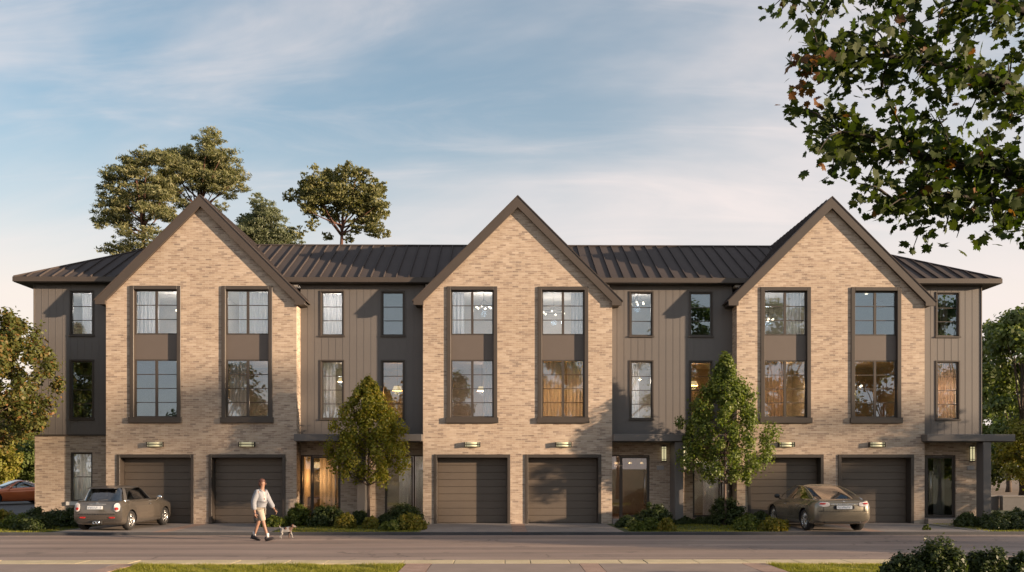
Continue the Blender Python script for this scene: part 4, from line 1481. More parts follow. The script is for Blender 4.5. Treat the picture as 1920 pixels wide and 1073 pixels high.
GL, G1, G2, GR_, GF = ('shrubs in the bed at the left end', 'shrubs in the bed around the left street tree', 'shrubs in the bed around the right street tree', 'shrubs in the bed at the right end', 'bushes at the near kerb')
SHR = [
    ('yellow-tipped low bush at the far left of the left bed', -17.25, 31.2, .56, .60, L_GOLD, GL), ('mid-green low bush second in the left bed', -16.2, 30.3, .55, .50, L_MID, GL),
    ('dark bush in the middle of the left bed, nearest the kerb', -15.35, 29.6, .60, .52, L_DARK, GL), ('dark bush under the white window sill, against the brick', -15.3, 31.6, .62, .66, L_DARK, GL),
    ('dark bush touching the rear of the grey-brown hatchback', -14.6, 31.0, .48, .66, L_DARK, GL), ('dark bush in front of the left end corner', -16.45, 31.9, .60, .62, L_DARK, GL),
    ('olive bush at the kerb below the yellow-tipped one', -16.9, 29.3, .50, .34, L_MID, GL),
    ('low green bush behind the legs of the walking man', -7.85, 31.0, .40, .36, L_MID, G1), ('bright green upright bush beside the small dog', -7.1, 31.4, .46, .78, L_MID, G1),
    ('big dark bush below the warm lit entrance', -6.05, 31.1, .66, .80, L_DARK, G1), ('golden bush left of the slim grey trunk', -5.25, 30.2, .34, .50, L_GOLD, G1),
    ('small dark round bush behind the golden one', -4.98, 31.7, .38, .50, L_DARK, G1), ('small yellow bush at the foot of the slim grey trunk', -4.40, 30.1, .25, .42, L_GOLD, G1),
    ('small dark bush right of the slim grey trunk', -4.05, 31.3, .36, .44, L_DARK, G1), ('big dark round bush beside the middle gable corner', -3.30, 30.8, .66, .86, L_DARK, G1),
    ('golden bush in front of the middle gable corner', -2.98, 29.4, .50, .58, L_GOLD, G1), ('low olive bush under the big dark one by the middle gable', -3.60, 29.2, .38, .34, L_MID, G1),
    ('low dark bush beside the right garage of the middle gable', 4.25, 30.6, .36, .40, L_DARK, G2), ('large dark arching bush below the unlit entrance', 5.22, 31.2, .64, .80, L_DARK, G2),
    ('yellow-green bush in front of the large arching one', 4.80, 29.3, .36, .40, L_MID, G2), ('small golden bush right of the yellow-green one', 5.25, 28.8, .28, .40, L_GOLD, G2),
    ('low dark edging bush below the brown fin', 6.45, 32.2, .42, .26, L_DARK, G2), ('low dark edging bush below the right entrance', 7.25, 32.3, .46, .26, L_DARK, G2),
    ('tall dark bush directly behind the reddish trunk', 7.95, 31.8, .66, 1.02, L_DARK, G2), ('dark bush left of the front wheel of the bronze saloon', 8.80, 30.7, .36, .54, L_DARK, G2),
    ('small yellow bush right of the reddish trunk, by the kerb', 7.85, 28.9, .34, .36, L_MID, G2), ('golden-flecked bush next to the rear wheel of the bronze saloon', 8.70, 28.75, .50, .44, L_GOLD, G2),
    ('small green bush at the kerb left of the golden one', 4.35, 28.9, .26, .26, L_MID, G2), ('green bush between the tall dark bush and the saloon', 8.15, 29.9, .42, .48, L_MID, G2),
    ('dark bush first in the right bed, beside the path', 15.9, 30.6, .48, .48, L_DARK, GR_), ('dark bush in front of the canopy post', 16.6, 30.2, .55, .56, L_DARK, GR_),
    ('dark bush between the post and the grey wall', 17.5, 30.4, .58, .66, L_DARK, GR_), ('dark bush at the right edge of the right bed', 18.4, 30.3, .60, .64, L_DARK, GR_),
    ('low dark bush at the kerb in the right bed', 17.2, 29.2, .60, .40, L_DARK, GR_), ('low dark bush at the kerb by the right edge', 16.2, 29.4, .44, .34, L_DARK, GR_),
]
for i, (lab, x, y, hw, h, m, g) in enumerate(SHR):
    shrub(lab, x, y, hw, h, m, 300 + 3 * i, group=g)
shrub('tiny weed growing at the driveway edge near the right path', 13.75, 29.1, .14, .17, L_MID, 402, .06, .03, .4, 'weed', None, 7)
FB = [('tallest pointed bush at the near kerb, second from the left', 7.76, 16.0, .56, .70, L_DARK), ('leftmost low bush at the near kerb', 7.22, 16.1, .46, .46, L_DARK),
      ('second pointed bush at the near kerb, right of the tallest', 8.66, 16.0, .42, .62, L_DARK), ('low bush between the two pointed bushes', 8.22, 16.4, .38, .48, L_DARK), ('bush cut by the right edge at the near kerb', 9.20, 15.9, .34, .50, L_DARK)]
for i, (lab, x, y, hw, h, m) in enumerate(FB):
    shrub(lab, x, y, hw, h, L_DARK, 420 + 3 * i, .07, .042, 1.6, 'bush', GF, 40, True, -0.04)

# --- grass
def grass(name, areas, n, h, w, seed, label=None):
    rng = np.random.default_rng(seed)
    tot = sum((a[1] - a[0]) * (a[3] - a[2]) for a in areas)
    Vs = []
    for a in areas:
        k = int(n * (a[1] - a[0]) * (a[3] - a[2]) / tot)
        x = rng.uniform(a[0], a[1], k)
        y = rng.uniform(a[2], a[3], k)
        lump = .75 + .35 * np.sin(x * 3.1 + np.sin(y * 2.3) * 2) * np.sin(y * 2.7 + x * .7) + .12 * np.sin(x * 9 + y * 7)
        hh = h * rng.uniform(.45, 1.15, k) * lump
        th = rng.uniform(0, 2 * math.pi, k)
        dx, dy = np.cos(th) * w / 2, np.sin(th) * w / 2
        lx, ly = rng.normal(0, .35, k) * hh, rng.normal(0, .35, k) * hh
        V = np.zeros((k, 3, 3))
        z = a[4]
        V[:, 0] = np.stack([x - dx, y - dy, np.full(k, z)], 1)
        V[:, 1] = np.stack([x + dx, y + dy, np.full(k, z)], 1)
        V[:, 2] = np.stack([x + lx, y + ly, z + hh], 1)
        Vs.append(V.reshape(-1, 3))
    V = np.concatenate(Vs)
    o = link(name, mesh_np(name, V, np.arange(len(V)).reshape(-1, 3), GRASS))
    return struct(o, 'stuff')


grass('near_grass', [(-7.74, -2.06, 16.2, KY0 - .03, -.035), (5.63, 10.5, 15.5, KY0 - .03, -.035)], 90000, .085, .012, 7)
grass('lawn_grass', [(-7.2, -2.6, 28.3, 32.4, -.015), (4.05, 8.9, 28.3, 32.4, -.015), (-24, -14.3, 28.3, 32.6, -.015), (15.4, 24, 28.3, 33, -.015), (-40, -18.2, 32.7, 35.4, -.015)], 90000, .075, .014, 8)

# --- low grey wall beyond the right end
t = thing('garden_wall', 'low grey retaining wall with a flat coping at the right edge', 'wall', (22.3, 42.0, 0))
mb = MB()
mb.box(0, 1.15, 0.35, .6, -.15, .62)
mb.box(1.15, 14, 0, .3, -.15, .62)
put('wall_face', mb, GREYW, t)
mb = MB()
mb.box(-.04, 1.13, .31, .64, .62, .67)
mb.box(1.11, 14, -.04, .34, .62, .672)
bevel(put('coping', mb, mat('grey_coping', (.22, .20, .19), .8, var=.1), t), .01, 1)
# --- distant house seen through the autumn tree
t = thing('distant_house', 'distant low house with a brown roof behind the autumn tree', 'building', (-48, 92, 0))
mb = MB()
mb.box(-7, 13, 0, 8, -.1, 4.4)
put('wall', mb, mat('pale_render', (.50, .48, .46), .8), t)
mb = MB()
mb.prism([(-.6, 4.3), (8.6, 4.3), (4, 6.6)], -7.5, 13.5, 'x')
put('roof', mb, mat('brown_tiles', (.22, .12, .085), .8, var=.2), t)
for k in range(4):
    mb = MB()
    mb.box(-5 + k * 4.6, -3.4 + k * 4.6, -.06, -.002, 1.4, 3.2)
    put('window', mb, mat('dark_glass', (.03, .04, .05), .1), t)


# --- maple overhanging the top right corner
def maple_outline():
    pts = [(0, -.42), (.10, -.36), (.34, -.40), (.30, -.24), (.50, -.10), (.42, -.02), (.52, .16), (.34, .14), (.30, .24), (.16, .16), (.18, .38), (.08, .36), (0, .56)]
    return pts + [(-x, y) for x, y in pts[-2:0:-1]]


def leaf_mesh(name, m, curl):
    o = maple_outline()
    v = [(0, 0, 0)] + [(x, y, curl * (abs(x) * .5 + (y * y) * .25) - .05 * abs(y)) for x, y in o]
    n = len(o)
    f = [(0, i + 1, (i + 1) % n + 1) for i in range(n)]
    me = bpy.data.meshes.new(name)
    me.from_pydata(v, [], f)
    me.materials.append(m)
    return me, np.array(v), np.array(f)


ML = [leaf_mesh('leaf', L_MAPLE, c) for c in (.25, -.3, .5)]
MLR = [leaf_mesh('leaf', L_MAPLER, c) for c in (.4, -.4)]
maple = thing('maple_tree', 'large overhanging maple with dark lobed leaves in the top right corner', 'tree', (7.4, 9.4, 0))
MO = np.array((7.4, 9.4, 0.0))
rng = np.random.default_rng(12)
mb = MB()
mb.tube([(0, 0, -.15), (.03, 0, 1.6), (-.05, .05, 3.4), (.0, 0, 5.2), (.1, .1, 8.2)], [.26, .20, .17, .13, .04], 12)
put('trunk', mb, BARK, maple, smooth=True)
# boughs (world x, z at about y = 8): fan out to the left, with twigs
BO = [((7.2, 3.9), (5.2, 4.75), (4.0, 4.85), (2.95, 5.0)), ((7.25, 4.4), (5.4, 5.5), (4.2, 5.75), (2.75, 5.62)), ((7.3, 5.0), (5.5, 6.3), (4.0, 6.35), (2.45, 6.22)),
      ((7.2, 3.5), (5.6, 4.25), (4.7, 4.5), (3.5, 4.42)), ((7.35, 5.6), (6.0, 7.2), (4.6, 7.5), (3.2, 7.1)), ((7.4, 4.6), (8.8, 5.9), (10.0, 6.5), (11.0, 6.4)), ((7.4, 5.2), (8.2, 7.2), (8.8, 8.6), (9.0, 9.4))]
mb = MB()
tips = []
for bi, b in enumerate(BO):
    pts = [np.array((x, 9.4 - (7.4 - x) * .36 + rng.normal(0, .06) if k else 9.4, z)) for k, (x, z) in enumerate(b)]
    dens = []
    for k in range(3):
        for q in range(6):
            f = q / 6
            dens.append(pts[k] * (1 - f) + pts[k + 1] * f + np.array((0, 0, .06 * math.sin(math.pi * f))))
    dens.append(pts[3])
    mb.tube([p - MO for p in dens], list(np.linspace(.075, .008, len(dens))), 6)
    for p in dens[6:]:
        for s in range(2):
            tw = p + np.array((rng.uniform(-.42, .05), rng.uniform(-.55, .55), rng.uniform(-.36, .30)))
            tips.append((p, tw))
ENDS = [(2.42, 6.18), (2.62, 5.56), (2.58, 5.28), (2.67, 5.82), (2.90, 4.95), (3.12, 4.86), (3.16, 4.60), (3.40, 4.36), (3.64, 4.42), (3.89, 4.46), (4.08, 4.50), (4.52, 4.33), (3.13, 5.94), (3.36, 5.42), (3.6, 5.95), (3.84, 5.28), (4.08, 5.76), (4.32, 5.05),
        (3.84, 4.81), (4.5, 4.81), (4.56, 5.76), (2.82, 6.06), (2.96, 5.18), (3.36, 4.9), (4.32, 4.66), (3.56, 4.64), (2.98, 5.71), (4.08, 6.14), (4.46, 6.09), (3.3, 6.2), (3.7, 5.6), (4.7, 5.3), (4.8, 4.9), (5.0, 4.6), (3.5, 6.1), (4.0, 5.0), (4.3, 5.4)]
for X, Z in ENDS:
    best = min(tips, key=lambda q: (q[0][0] - .25 - X) ** 2 + (q[0][2] - Z) ** 2)[0]
    e = np.array((X, 8.0 + rng.uniform(-.35, .55), Z))
    sc_ = e[1] / 8.0
    e[0] *= sc_
    e[2] = 2.08 + (e[2] - 2.08) * sc_
    tips.append((best, e))
    tips.append((best, e + np.array((.12, .3, .06))))
tips = [q for q in tips if not (q[1][0] / q[1][1] < .43 and (q[1][2] - 2.08) / q[1][1] < .268)]
for a, e in tips:
    mid = (a + e) / 2 + np.array((0, 0, .05))
    mb.tube([a - MO, mid - MO, e - MO], [.011, .007, .0035], 5, caps=False)
put('bough', mb, mat('dark_bough_bark', (.03, .024, .018), .9, var=.3), maple, smooth=True)
spots = []
for a, e in tips:
    for k in range(22):
        f = rng.uniform(.15, 1.05)
        p = a + (e - a) * f + np.clip(rng.normal(0, .085, 3), -.16, .16)
        spots.append(p)
for _ in range(900):                            # the rest of the crown, above and to the right of the view
    d = rng.normal(0, 1, 3)
    d /= np.linalg.norm(d)
    p = np.array((8.0, 9.6, 7.8)) + d * np.array((3.2, 3.0, 2.3)) * rng.uniform(.55, 1)
    if p[0] / p[1] < .60 and (p[2] - 2.08) / p[1] < .53:
        continue
    spots.append(p)
spots = np.array([p for p in spots if not ((p[0] / p[1] < .43 and (p[2] - 2.08) / p[1] < .272) or (p[0] / p[1] < .385 and (p[2] - 2.08) / p[1] < .312))])
key = np.where((spots[:, 0] / spots[:, 1] < .57) & ((spots[:, 2] - 2.08) / spots[:, 1] < .53), spots[:, 1], 99)
order = np.argsort(key)


def leaf_frame():
    nz = rng.normal(0, 1, 3) + np.array((0, -.25, .55))
    nz /= np.linalg.norm(nz)
    d = rng.normal(0, .6, 3) + np.array((-.25, 0, -.75))
    d -= nz * d.dot(nz)
    d /= np.linalg.norm(d)
    return np.stack([np.cross(d, nz), d, nz], 1)


restV, restF, nb = [[], []], [[], []], [0, 0]
for rank, i in enumerate(order):
    p = spots[i]
    R = leaf_frame()
    s = rng.uniform(.065, .125)
    red = rng.uniform() < (.55 if (p[0] / p[1] < .355 and .40 < (p[2] - 2.08) / p[1] < .455) else .03)
    pool = MLR if red else ML
    me, v, f = pool[rng.integers(len(pool))]
    if rank < 300:
        o = link('leaf', me, maple)
        o.matrix_local = Matrix.Translation(Vector(p - MO)) @ Matrix(R.tolist()).to_4x4() @ Matrix.Scale(s, 4)
    else:
        j = int(red)
        restV[j].append((v * s) @ R.T + p - MO)
        restF[j].append(f + nb[j])
        nb[j] += len(v)
for j, m in enumerate((L_MAPLE, L_MAPLER)):
    o = link('foliage', mesh_np('foliage', np.concatenate(restV[j]), np.concatenate(restF[j]), m), maple)
    struct(o, 'stuff')
# ------------------------------------------------------------------ cars
TYRE = mat('tyre_rubber', (0.018, 0.017, 0.017), 0.85)
ALLOY = mat('alloy_rim', (0.55, 0.54, 0.53), 0.25, 0.9)
ALLOYD = mat('dark_rim', (0.10, 0.10, 0.10), 0.35, 0.6)
CHROME = mat('chrome', (0.75, 0.74, 0.72), 0.12, 1.0)
BLACKP = mat('black_plastic', (0.02, 0.02, 0.022), 0.5)
CARGL = glass_mat('car_glass', 0.10, (0.30, 0.33, 0.34), 0.02)
CARGL2 = glass_mat('car_glass_clear', 0.34, (0.16, 0.155, 0.15), 0.02, gcol=(1.0, .95, .92))
LENSR = mat('red_lens', (0.45, 0.015, 0.012), 0.15, coat=.5)
LENSW = mat('clear_lens', (0.72, 0.68, 0.68), 0.12, coat=.5)
PLATEW = mat('licence_plate_white', (0.74, 0.77, 0.80), 0.4)
PLATEI = mat('plate_marking_ink', (0.16, 0.20, 0.28), 0.5)
SEATM = mat('seat_fabric', (0.06, 0.05, 0.045), 0.8)


def cr(xs, ys, x):
    """smooth interpolation through table points"""
    xs, ys = np.asarray(xs, float), np.asarray(ys, float)
    m = np.gradient(ys, xs)
    x = np.clip(x, xs[0], xs[-1])
    i = np.clip(np.searchsorted(xs, x) - 1, 0, len(xs) - 2)
    h = xs[i + 1] - xs[i]
    t = (x - xs[i]) / h
    return (ys[i] * (2 * t ** 3 - 3 * t ** 2 + 1) + ys[i + 1] * (-2 * t ** 3 + 3 * t ** 2) + h * (m[i] * (t ** 3 - 2 * t ** 2 + t) + m[i + 1] * (t ** 3 - t ** 2)))


def car_body(tab, wheels, wr, paint, parent, ns=60, name='body'):
    """tab columns: y, zbottom, half width at bottom, max half width, z of max, shoulder z, top half width, top z, crown"""
    T = np.array(tab, float)
    ys = np.linspace(T[0, 0], T[-1, 0], ns)
    P = [cr(T[:, 0], T[:, k], ys) for k in range(1, 9)]
    mb = MB()
    ring_n = None
    for j in range(ns):
        zb, wb, wm, zm, zs, wt, zt, cw = [p[j] for p in P]
        ctl = [(0, zb), (wb * .6, zb), (wb * .96, zb + .012), (wm * .985, zb + .10), (wm, zm), (wm * .975, zs), (wt, zt), (wt * .86, zt + cw * .35), (wt * .5, zt + cw * .8), (0, zt + cw)]
        u = np.arange(len(ctl))
        uu = np.linspace(0, len(ctl) - 1, 34)
        cx, cz = cr(u, [c[0] for c in ctl], uu), cr(u, [c[1] for c in ctl], uu)
        ring = [(x, ys[j], z) for x, z in zip(cx, cz)] + [(-x, ys[j], z) for x, z in zip(cx[-2:0:-1], cz[-2:0:-1])]
        ring_n = len(ring)
        mb.v += ring
    for j in range(ns - 1):
        for k in range(ring_n):
            k2 = (k + 1) % ring_n
            mb.f.append((j * ring_n + k, j * ring_n + k2, (j + 1) * ring_n + k2, (j + 1) * ring_n + k))
            mb.m.append(0)
    mb.f.append(tuple(range(ring_n - 1, -1, -1)))
    mb.f.append(tuple((ns - 1) * ring_n + k for k in range(ring_n)))
    mb.m += [0, 0]
    o = put(name, mb, [paint, BLACKP], None, smooth=True)
    cut = MB()
    for wx, wy, wz in wheels:
        s = 1 if wx > 0 else -1
        circ = [(wy + wr * 1.13 * math.cos(q * math.pi / 20), wz + wr * 1.13 * math.sin(q * math.pi / 20)) for q in range(40)]
        cut.prism(circ, wx - s * .20, wx + s * .30, 'x')
    co = put('cutter', cut, BLACKP)
    for ob in (o, co):
        bm = bmesh.new()
        bm.from_mesh(ob.data)
        bmesh.ops.recalc_face_normals(bm, faces=bm.faces)
        bm.to_mesh(ob.data)
        bm.free()
    bm_ = o.modifiers.new('cut', 'BOOLEAN')
    bm_.object = co
    bm_.solver = 'EXACT'
    try:
        bm_.material_mode = 'TRANSFER'
    except Exception:
        pass
    bpy.context.view_layer.update()
    dg = bpy.context.evaluated_depsgraph_get()
    me = bpy.data.meshes.new_from_object(o.evaluated_get(dg))
    o.modifiers.clear()
    o.data = me
    cm = co.data
    bpy.data.objects.remove(co)
    bpy.data.meshes.remove(cm)
    o.data.polygons.foreach_set('use_smooth', [True] * len(o.data.polygons))
    es = o.modifiers.new('split', 'EDGE_SPLIT')
    es.split_angle = rad(38)
    o.parent = parent
    return o


def cabin(parent, levels, paint, roof_mat, glassm, ex=4.5, pillars=(.0,), nA=96, apil=.86, rearpil=.84, glass_band=(1, 6), ps=.05):
    """levels: list of (z, y_rear, y_front, half width). Levels glass_band[0]..[1] are glazed; split into roof, pillars and glass parts"""
    rings = []
    for z, yr, yf, w in levels:
        r = []
        for k in range(nA):
            t = 2 * math.pi * (k + .5) / nA
            c, s = math.cos(t), math.sin(t)
            x = w * math.copysign(abs(c) ** (2 / ex), c)
            y = (yr + yf) / 2 + (yf - yr) / 2 * math.copysign(abs(s) ** (2 / ex), s)
            r.append((x, y, z))
        rings.append(r)
    parts = {}
    for j in range(len(rings) - 1):
        z, yr, yf, w = [(a + b) / 2 for a, b in zip(levels[j], levels[j + 1])]
        for k in range(nA):
            k2 = (k + 1) % nA
            q = [rings[j][k], rings[j][k2], rings[j + 1][k2], rings[j + 1][k]]
            cx, cy = sum(p[0] for p in q) / 4, sum(p[1] for p in q) / 4
            key = 'roof'
            if glass_band[0] <= j < glass_band[1]:
                xr = abs(cx) / w
                fy = (cy - yr) / (yf - yr)
                if xr < apil and fy > .5:
                    key = 'windscreen'
                elif xr < rearpil and fy < .5:
                    key = 'rear_window'
                elif xr > .955:
                    key = 'side_window_a' if cx > 0 else 'side_window_b'
                    if any(abs(fy - p) < ps for p in pillars):
                        key = 'pillar_m%d' % (cx > 0)
                else:
                    key = 'pillar_%d%d' % (cx > 0, fy > .5)
            parts.setdefault(key, MB()).face(q)
    top = rings[-1]
    zt, yr, yf, w = levels[-1]
    for sc_, dz in ((.75, .018), (.4, .028)):
        nr = [(x * sc_, (y - (yr + yf) / 2) * sc_ + (yr + yf) / 2, zt + dz) for x, y, _ in rings[-1]]
        for k in range(nA):
            k2 = (k + 1) % nA
            parts['roof'].face([top[k], top[k2], nr[k2], nr[k]])
        top = nr
    parts['roof'].face(top)
    for key, m_ in parts.items():
        nm = 'pillar' if key.startswith('pillar') else {'side_window_a': 'side_window', 'side_window_b': 'side_window'}.get(key, key)
        mt = {'roof': roof_mat, 'pillar': paint}.get(nm, glassm)
        o = put(nm, m_, mt, parent, smooth=True)
        wd = o.modifiers.new('weld', 'WELD')
        wd.merge_threshold = 0.0005


def wheel(parent, x, y, r, w, rim, spokes=5, rimm=None):
    s = 1 if x > 0 else -1
    o = put('wheel', (lambda m_: (m_.lathe([(.02, s * (w / 2 - .03)), (rim * .96, s * (w / 2 - .06)), (rim * .96, -s * w * .4)], 28, 'x'), m_)[1])(MB()), ALLOYD, parent, (x, y, r), smooth=True)
    mb = MB()
    h = w / 2
    mb.lathe([(rim, -h * .9), (r * .93, -h), (r, -h * .7), (r, h * .7), (r * .93, h), (rim * 1.02, h * .92), (rim * .98, h * .6)], 36, 'x')
    put('tyre', mb, TYRE, o, smooth=True)
    mb = MB()
    mb.lathe([(rim * .99, s * h * .85), (rim * .90, s * h * .95), (rim * .88, s * h * .5)], 32, 'x')
    mb.lathe([(0.001, s * h * .86), (rim * .2, s * h * .82), (rim * .22, s * h * .4)], 16, 'x')
    for k in range(spokes):
        a = 2 * math.pi * k / spokes + .3
        for da in (-.13, .13):
            c0 = (s * h * .66, rim * .16 * math.cos(a), rim * .16 * math.sin(a))
            c1 = (s * h * .76, rim * .90 * math.cos(a + da), rim * .90 * math.sin(a + da))
            mb.tube([c0, c1], [rim * .085, rim * .065], 6)
    put('rim', mb, rimm or ALLOY, o, smooth=True)
    return o


def plate(parent, x, y, z, w=.50, h=.11, rot=0.0, face=-1, seed=1):
    mb = MB()
    mb.box(-w / 2, w / 2, -.008, .008, -h / 2, h / 2)
    p = put('licence_plate', mb, PLATEW, parent, (x, y, z), (rot, 0, 0))
    bevel(p, .006, 1)
    r = random.Random(seed)
    mb = MB()
    xx = -w / 2 + .03
    while xx < w / 2 - .05:                      # illegible characters, as far away as in the photograph
        ww = r.choice((.026, .03, .034))
        if r.random() < .84:
            mb.box(xx, xx + .009, -.0105, -.0085, -h * .28, h * .28)
            mb.box(xx + .010, xx + ww, -.0105, -.0085, *((h * .14, h * .28) if r.random() < .5 else (-h * .28, -h * .14)))
            if r.random() < .6:
                mb.box(xx + ww - .008, xx + ww + .0005, -.0106, -.0085, -h * .13, h * .13)
        xx += ww + .012
    put('plate_lettering', mb, PLATEI, p)


def blob(parent, name, c, r, m, rot=None):
    mb = MB()
    mb.ell((0, 0, 0), r, 18, 10)
    return put(name, mb, m, parent, c, rot, smooth=True)


def conform(parent, name, body, x0, x1, z0, z1, y0, m, dirn=1, n=10, rnd=.35, off=.006):
    """a lens or panel patch that follows the body: rounded rectangle projected on to the body along y"""
    bpy.context.view_layer.update()
    bm_ = bpy.data.meshes.new('tmp')
    mb = MB()
    cx, cz = (x0 + x1) / 2, (z0 + z1) / 2
    pts = {}
    dep = bpy.context.evaluated_depsgraph_get()
    ev = body.evaluated_get(dep)
    for i in range(n + 1):
        for j in range(n + 1):
            u, v = 2 * i / n - 1, 2 * j / n - 1
            # square to superellipse
            k = max(abs(u), abs(v))
            if k > 0:
                l = (abs(u) ** (1 / rnd) + abs(v) ** (1 / rnd)) ** rnd
                u2, v2 = u * k / l, v * k / l
            else:
                u2 = v2 = 0
            X, Z = cx + u2 * (x1 - x0) / 2, cz + v2 * (z1 - z0) / 2
            hit, loc, nrm, _ = ev.ray_cast(Vector((X, y0, Z)), Vector((0, dirn, 0)))
            pts[(i, j)] = (X, (loc.y if hit else None), Z)
    good = [p[1] for p in pts.values() if p[1] is not None]
    far = (max(good) if dirn > 0 else min(good)) if good else y0
    for k_, p in pts.items():
        yy = (p[1] if p[1] is not None else far) - dirn * off
        pts[k_] = (p[0], yy, p[2])
    for i in range(n):
        for j in range(n):
            mb.face([pts[(i, j)], pts[(i + 1, j)], pts[(i + 1, j + 1)], pts[(i, j + 1)]])
    bpy.data.meshes.remove(bm_)
    o = put(name, mb, m, parent, smooth=True)
    sd = o.modifiers.new('solid', 'SOLIDIFY')
    sd.thickness = 0.014
    sd.offset = 0
    return o


def interior(parent, zf, seats, w=.5):
    mb = MB()
    for x, y in seats:
        mb.box(x - .24, x + .24, y - .1, y + .12, zf, zf + .62)
        mb.box(x - .13, x + .13, y - .08, y + .03, zf + .64, zf + .84)
    o = put('seat', mb, SEATM, parent)
    bevel(o, .05, 2)


def mirrors(parent, x, y, z, paint, cap=None, face=None):
    for s in (-1, 1):
        mb = MB()
        mb.tube([(s * (x - .05), y + .05, z - .09), (s * (x + .06), y + .02, z - .02)], .02, 6)
        mb.ell((s * (x + .10), y, z + .02), (.10, .055, .075), 14, 8)
        o = put('door_mirror', mb, cap or paint, parent, smooth=True)


# --- grey-brown hatchback, tail towards the street
PAINT_H = mat('hatchback_paint', (0.20, 0.175, 0.15), 0.22, 0.7, var=.02, coat=.6)
ROOF_H = mat('hatchback_roof_paint', (0.10, 0.095, 0.095), 0.30, 0.4, coat=.6)
hb = thing('parked_car', 'grey-brown compact hatchback parked tail-out before the leftmost garage', 'car', (-12.78, 30.67, 0.004), rad(-4))
hw = [(-.73, -1.235, .31), (.73, -1.235, .31), (-.73, 1.235, .31), (.73, 1.235, .31)]
TAB = [(-1.84, .36, .60, .66, .56, .70, .58, .82, .02), (-1.80, .27, .68, .76, .54, .74, .66, .88, .03), (-1.68, .20, .72, .82, .54, .78, .71, .925, .03), (-1.24, .19, .72, .845, .56, .80, .74, .935, .03), (-.3, .17, .73, .825, .55, .80, .75, .93, .03),
       (.6, .17, .73, .825, .55, .79, .75, .92, .045), (1.1, .18, .73, .84, .55, .80, .72, .925, .055), (1.5, .19, .72, .825, .54, .78, .66, .885, .05), (1.76, .22, .66, .77, .52, .70, .58, .79, .035), (1.86, .32, .54, .63, .48, .58, .48, .65, .02)]
body = car_body(TAB, hw, .31, PAINT_H, hb)
HL = [(.88, -1.74, .95, .74), (.95, -1.71, .82, .732), (1.02, -1.67, .68, .712), (1.10, -1.62, .55, .688), (1.18, -1.57, .43, .662), (1.26, -1.52, .31, .632), (1.31, -1.48, .22, .608), (1.352, -1.44, .12, .575), (1.385, -1.36, .04, .52), (1.402, -1.26, -.06, .44)]
cabin(hb, HL, ROOF_H, ROOF_H, CARGL, 3.9, (.42,), apil=.84, rearpil=.90, glass_band=(1, 7), ps=.025)
interior(hb, .42, ((-.36, .05), (.36, .05), (-.34, -.75), (.34, -.75)))
for wx, wy, wz in hw:
    wheel(hb, wx, wy, .31, .20, .22, 5)
for s in (-1, 1):
    x0, x1 = sorted((s * .56, s * .735))
    conform(hb, 'taillight_rim', body, x0 - .012, x1 + .012, .60, .90, -3, CHROME, 1, 10, .42, .006)
    conform(hb, 'taillight', body, x0 + .005, x1 - .005, .615, .885, -3, LENSW, 1, 10, .42, .020)
    conform(hb, 'brake_lens', body, x0 + .03, x1 - .03, .66, .75, -3, LENSR, 1, 6, .42, .034)
    x0, x1 = sorted((s * .38, s * .58))
    conform(hb, 'reflector', body, x0, x1, .40, .45, -3, LENSR, 1, 6, .4, .012)
plate(hb, -.06, -1.868, .74, .50, .11, rad(-6), seed=4)
conform(hb, 'bumper_strip', body, -.62, .62, .515, .545, -3, BLACKP, 1, 14, .2, .008)
conform(hb, 'boot_trim', body, -.30, .30, .835, .865, -3, CHROME, 1, 8, .3, .010)
conform(hb, 'badge', body, -.05, .05, .872, .905, -3, CHROME, 1, 6, .5, .016)
for s in (-.055, .055):
    mb = MB()
    mb.lathe([(.048, -1.80), (.048, -1.93), (.038, -1.93), (.036, -1.84), (.001, -1.84)], 16, 'y', (s, 0, .27))
    put('exhaust_pipe', mb, CHROME, hb, smooth=True)
mb = MB()
mb.box(-.16, .16, -1.86, -1.80, .21, .33)
bevel(put('exhaust_surround', mb, BLACKP, hb), .02, 2)
mirrors(hb, .80, .62, .98, PAINT_H, CHROME)
for s in (-1, 1):
    mb = MB()
    mb.tube([(s * .835, .05, .80), (s * .853, .12, .805), (s * .835, .19, .80)], .012, 6)
    put('door_handle', mb, CHROME, hb, smooth=True)
    mb = MB()
    mb.tube([(s * .735, -1.55, .953), (s * .755, -.8, .966), (s * .757, 0, .962), (s * .748, .75, .945)], .010, 6)
    put('chrome_trim', mb, CHROME, hb, smooth=True)
    mb = MB()
    for yy in (.84, -.36):
        mb.box(s * .79, s * .834 if abs(s) else 0, yy, yy + .008, .3, .9) if s > 0 else mb.box(s * .834, s * .79, yy, yy + .008, .3, .9)
mb = MB()
mb.tube([(0, -1.765, .965), (0.0, -1.745, .975), (.30, -1.735, .99)], .010, 6)
put('rear_wiper', mb, BLACKP, hb, smooth=True)
mb = MB()
mb.prism([(-1.50, 1.372), (-1.62, 1.352), (-1.60, 1.335), (-1.44, 1.335), (-1.32, 1.392)], -.46, .46, 'x')
bevel(put('roof_spoiler', mb, ROOF_H, hb), .01, 1)

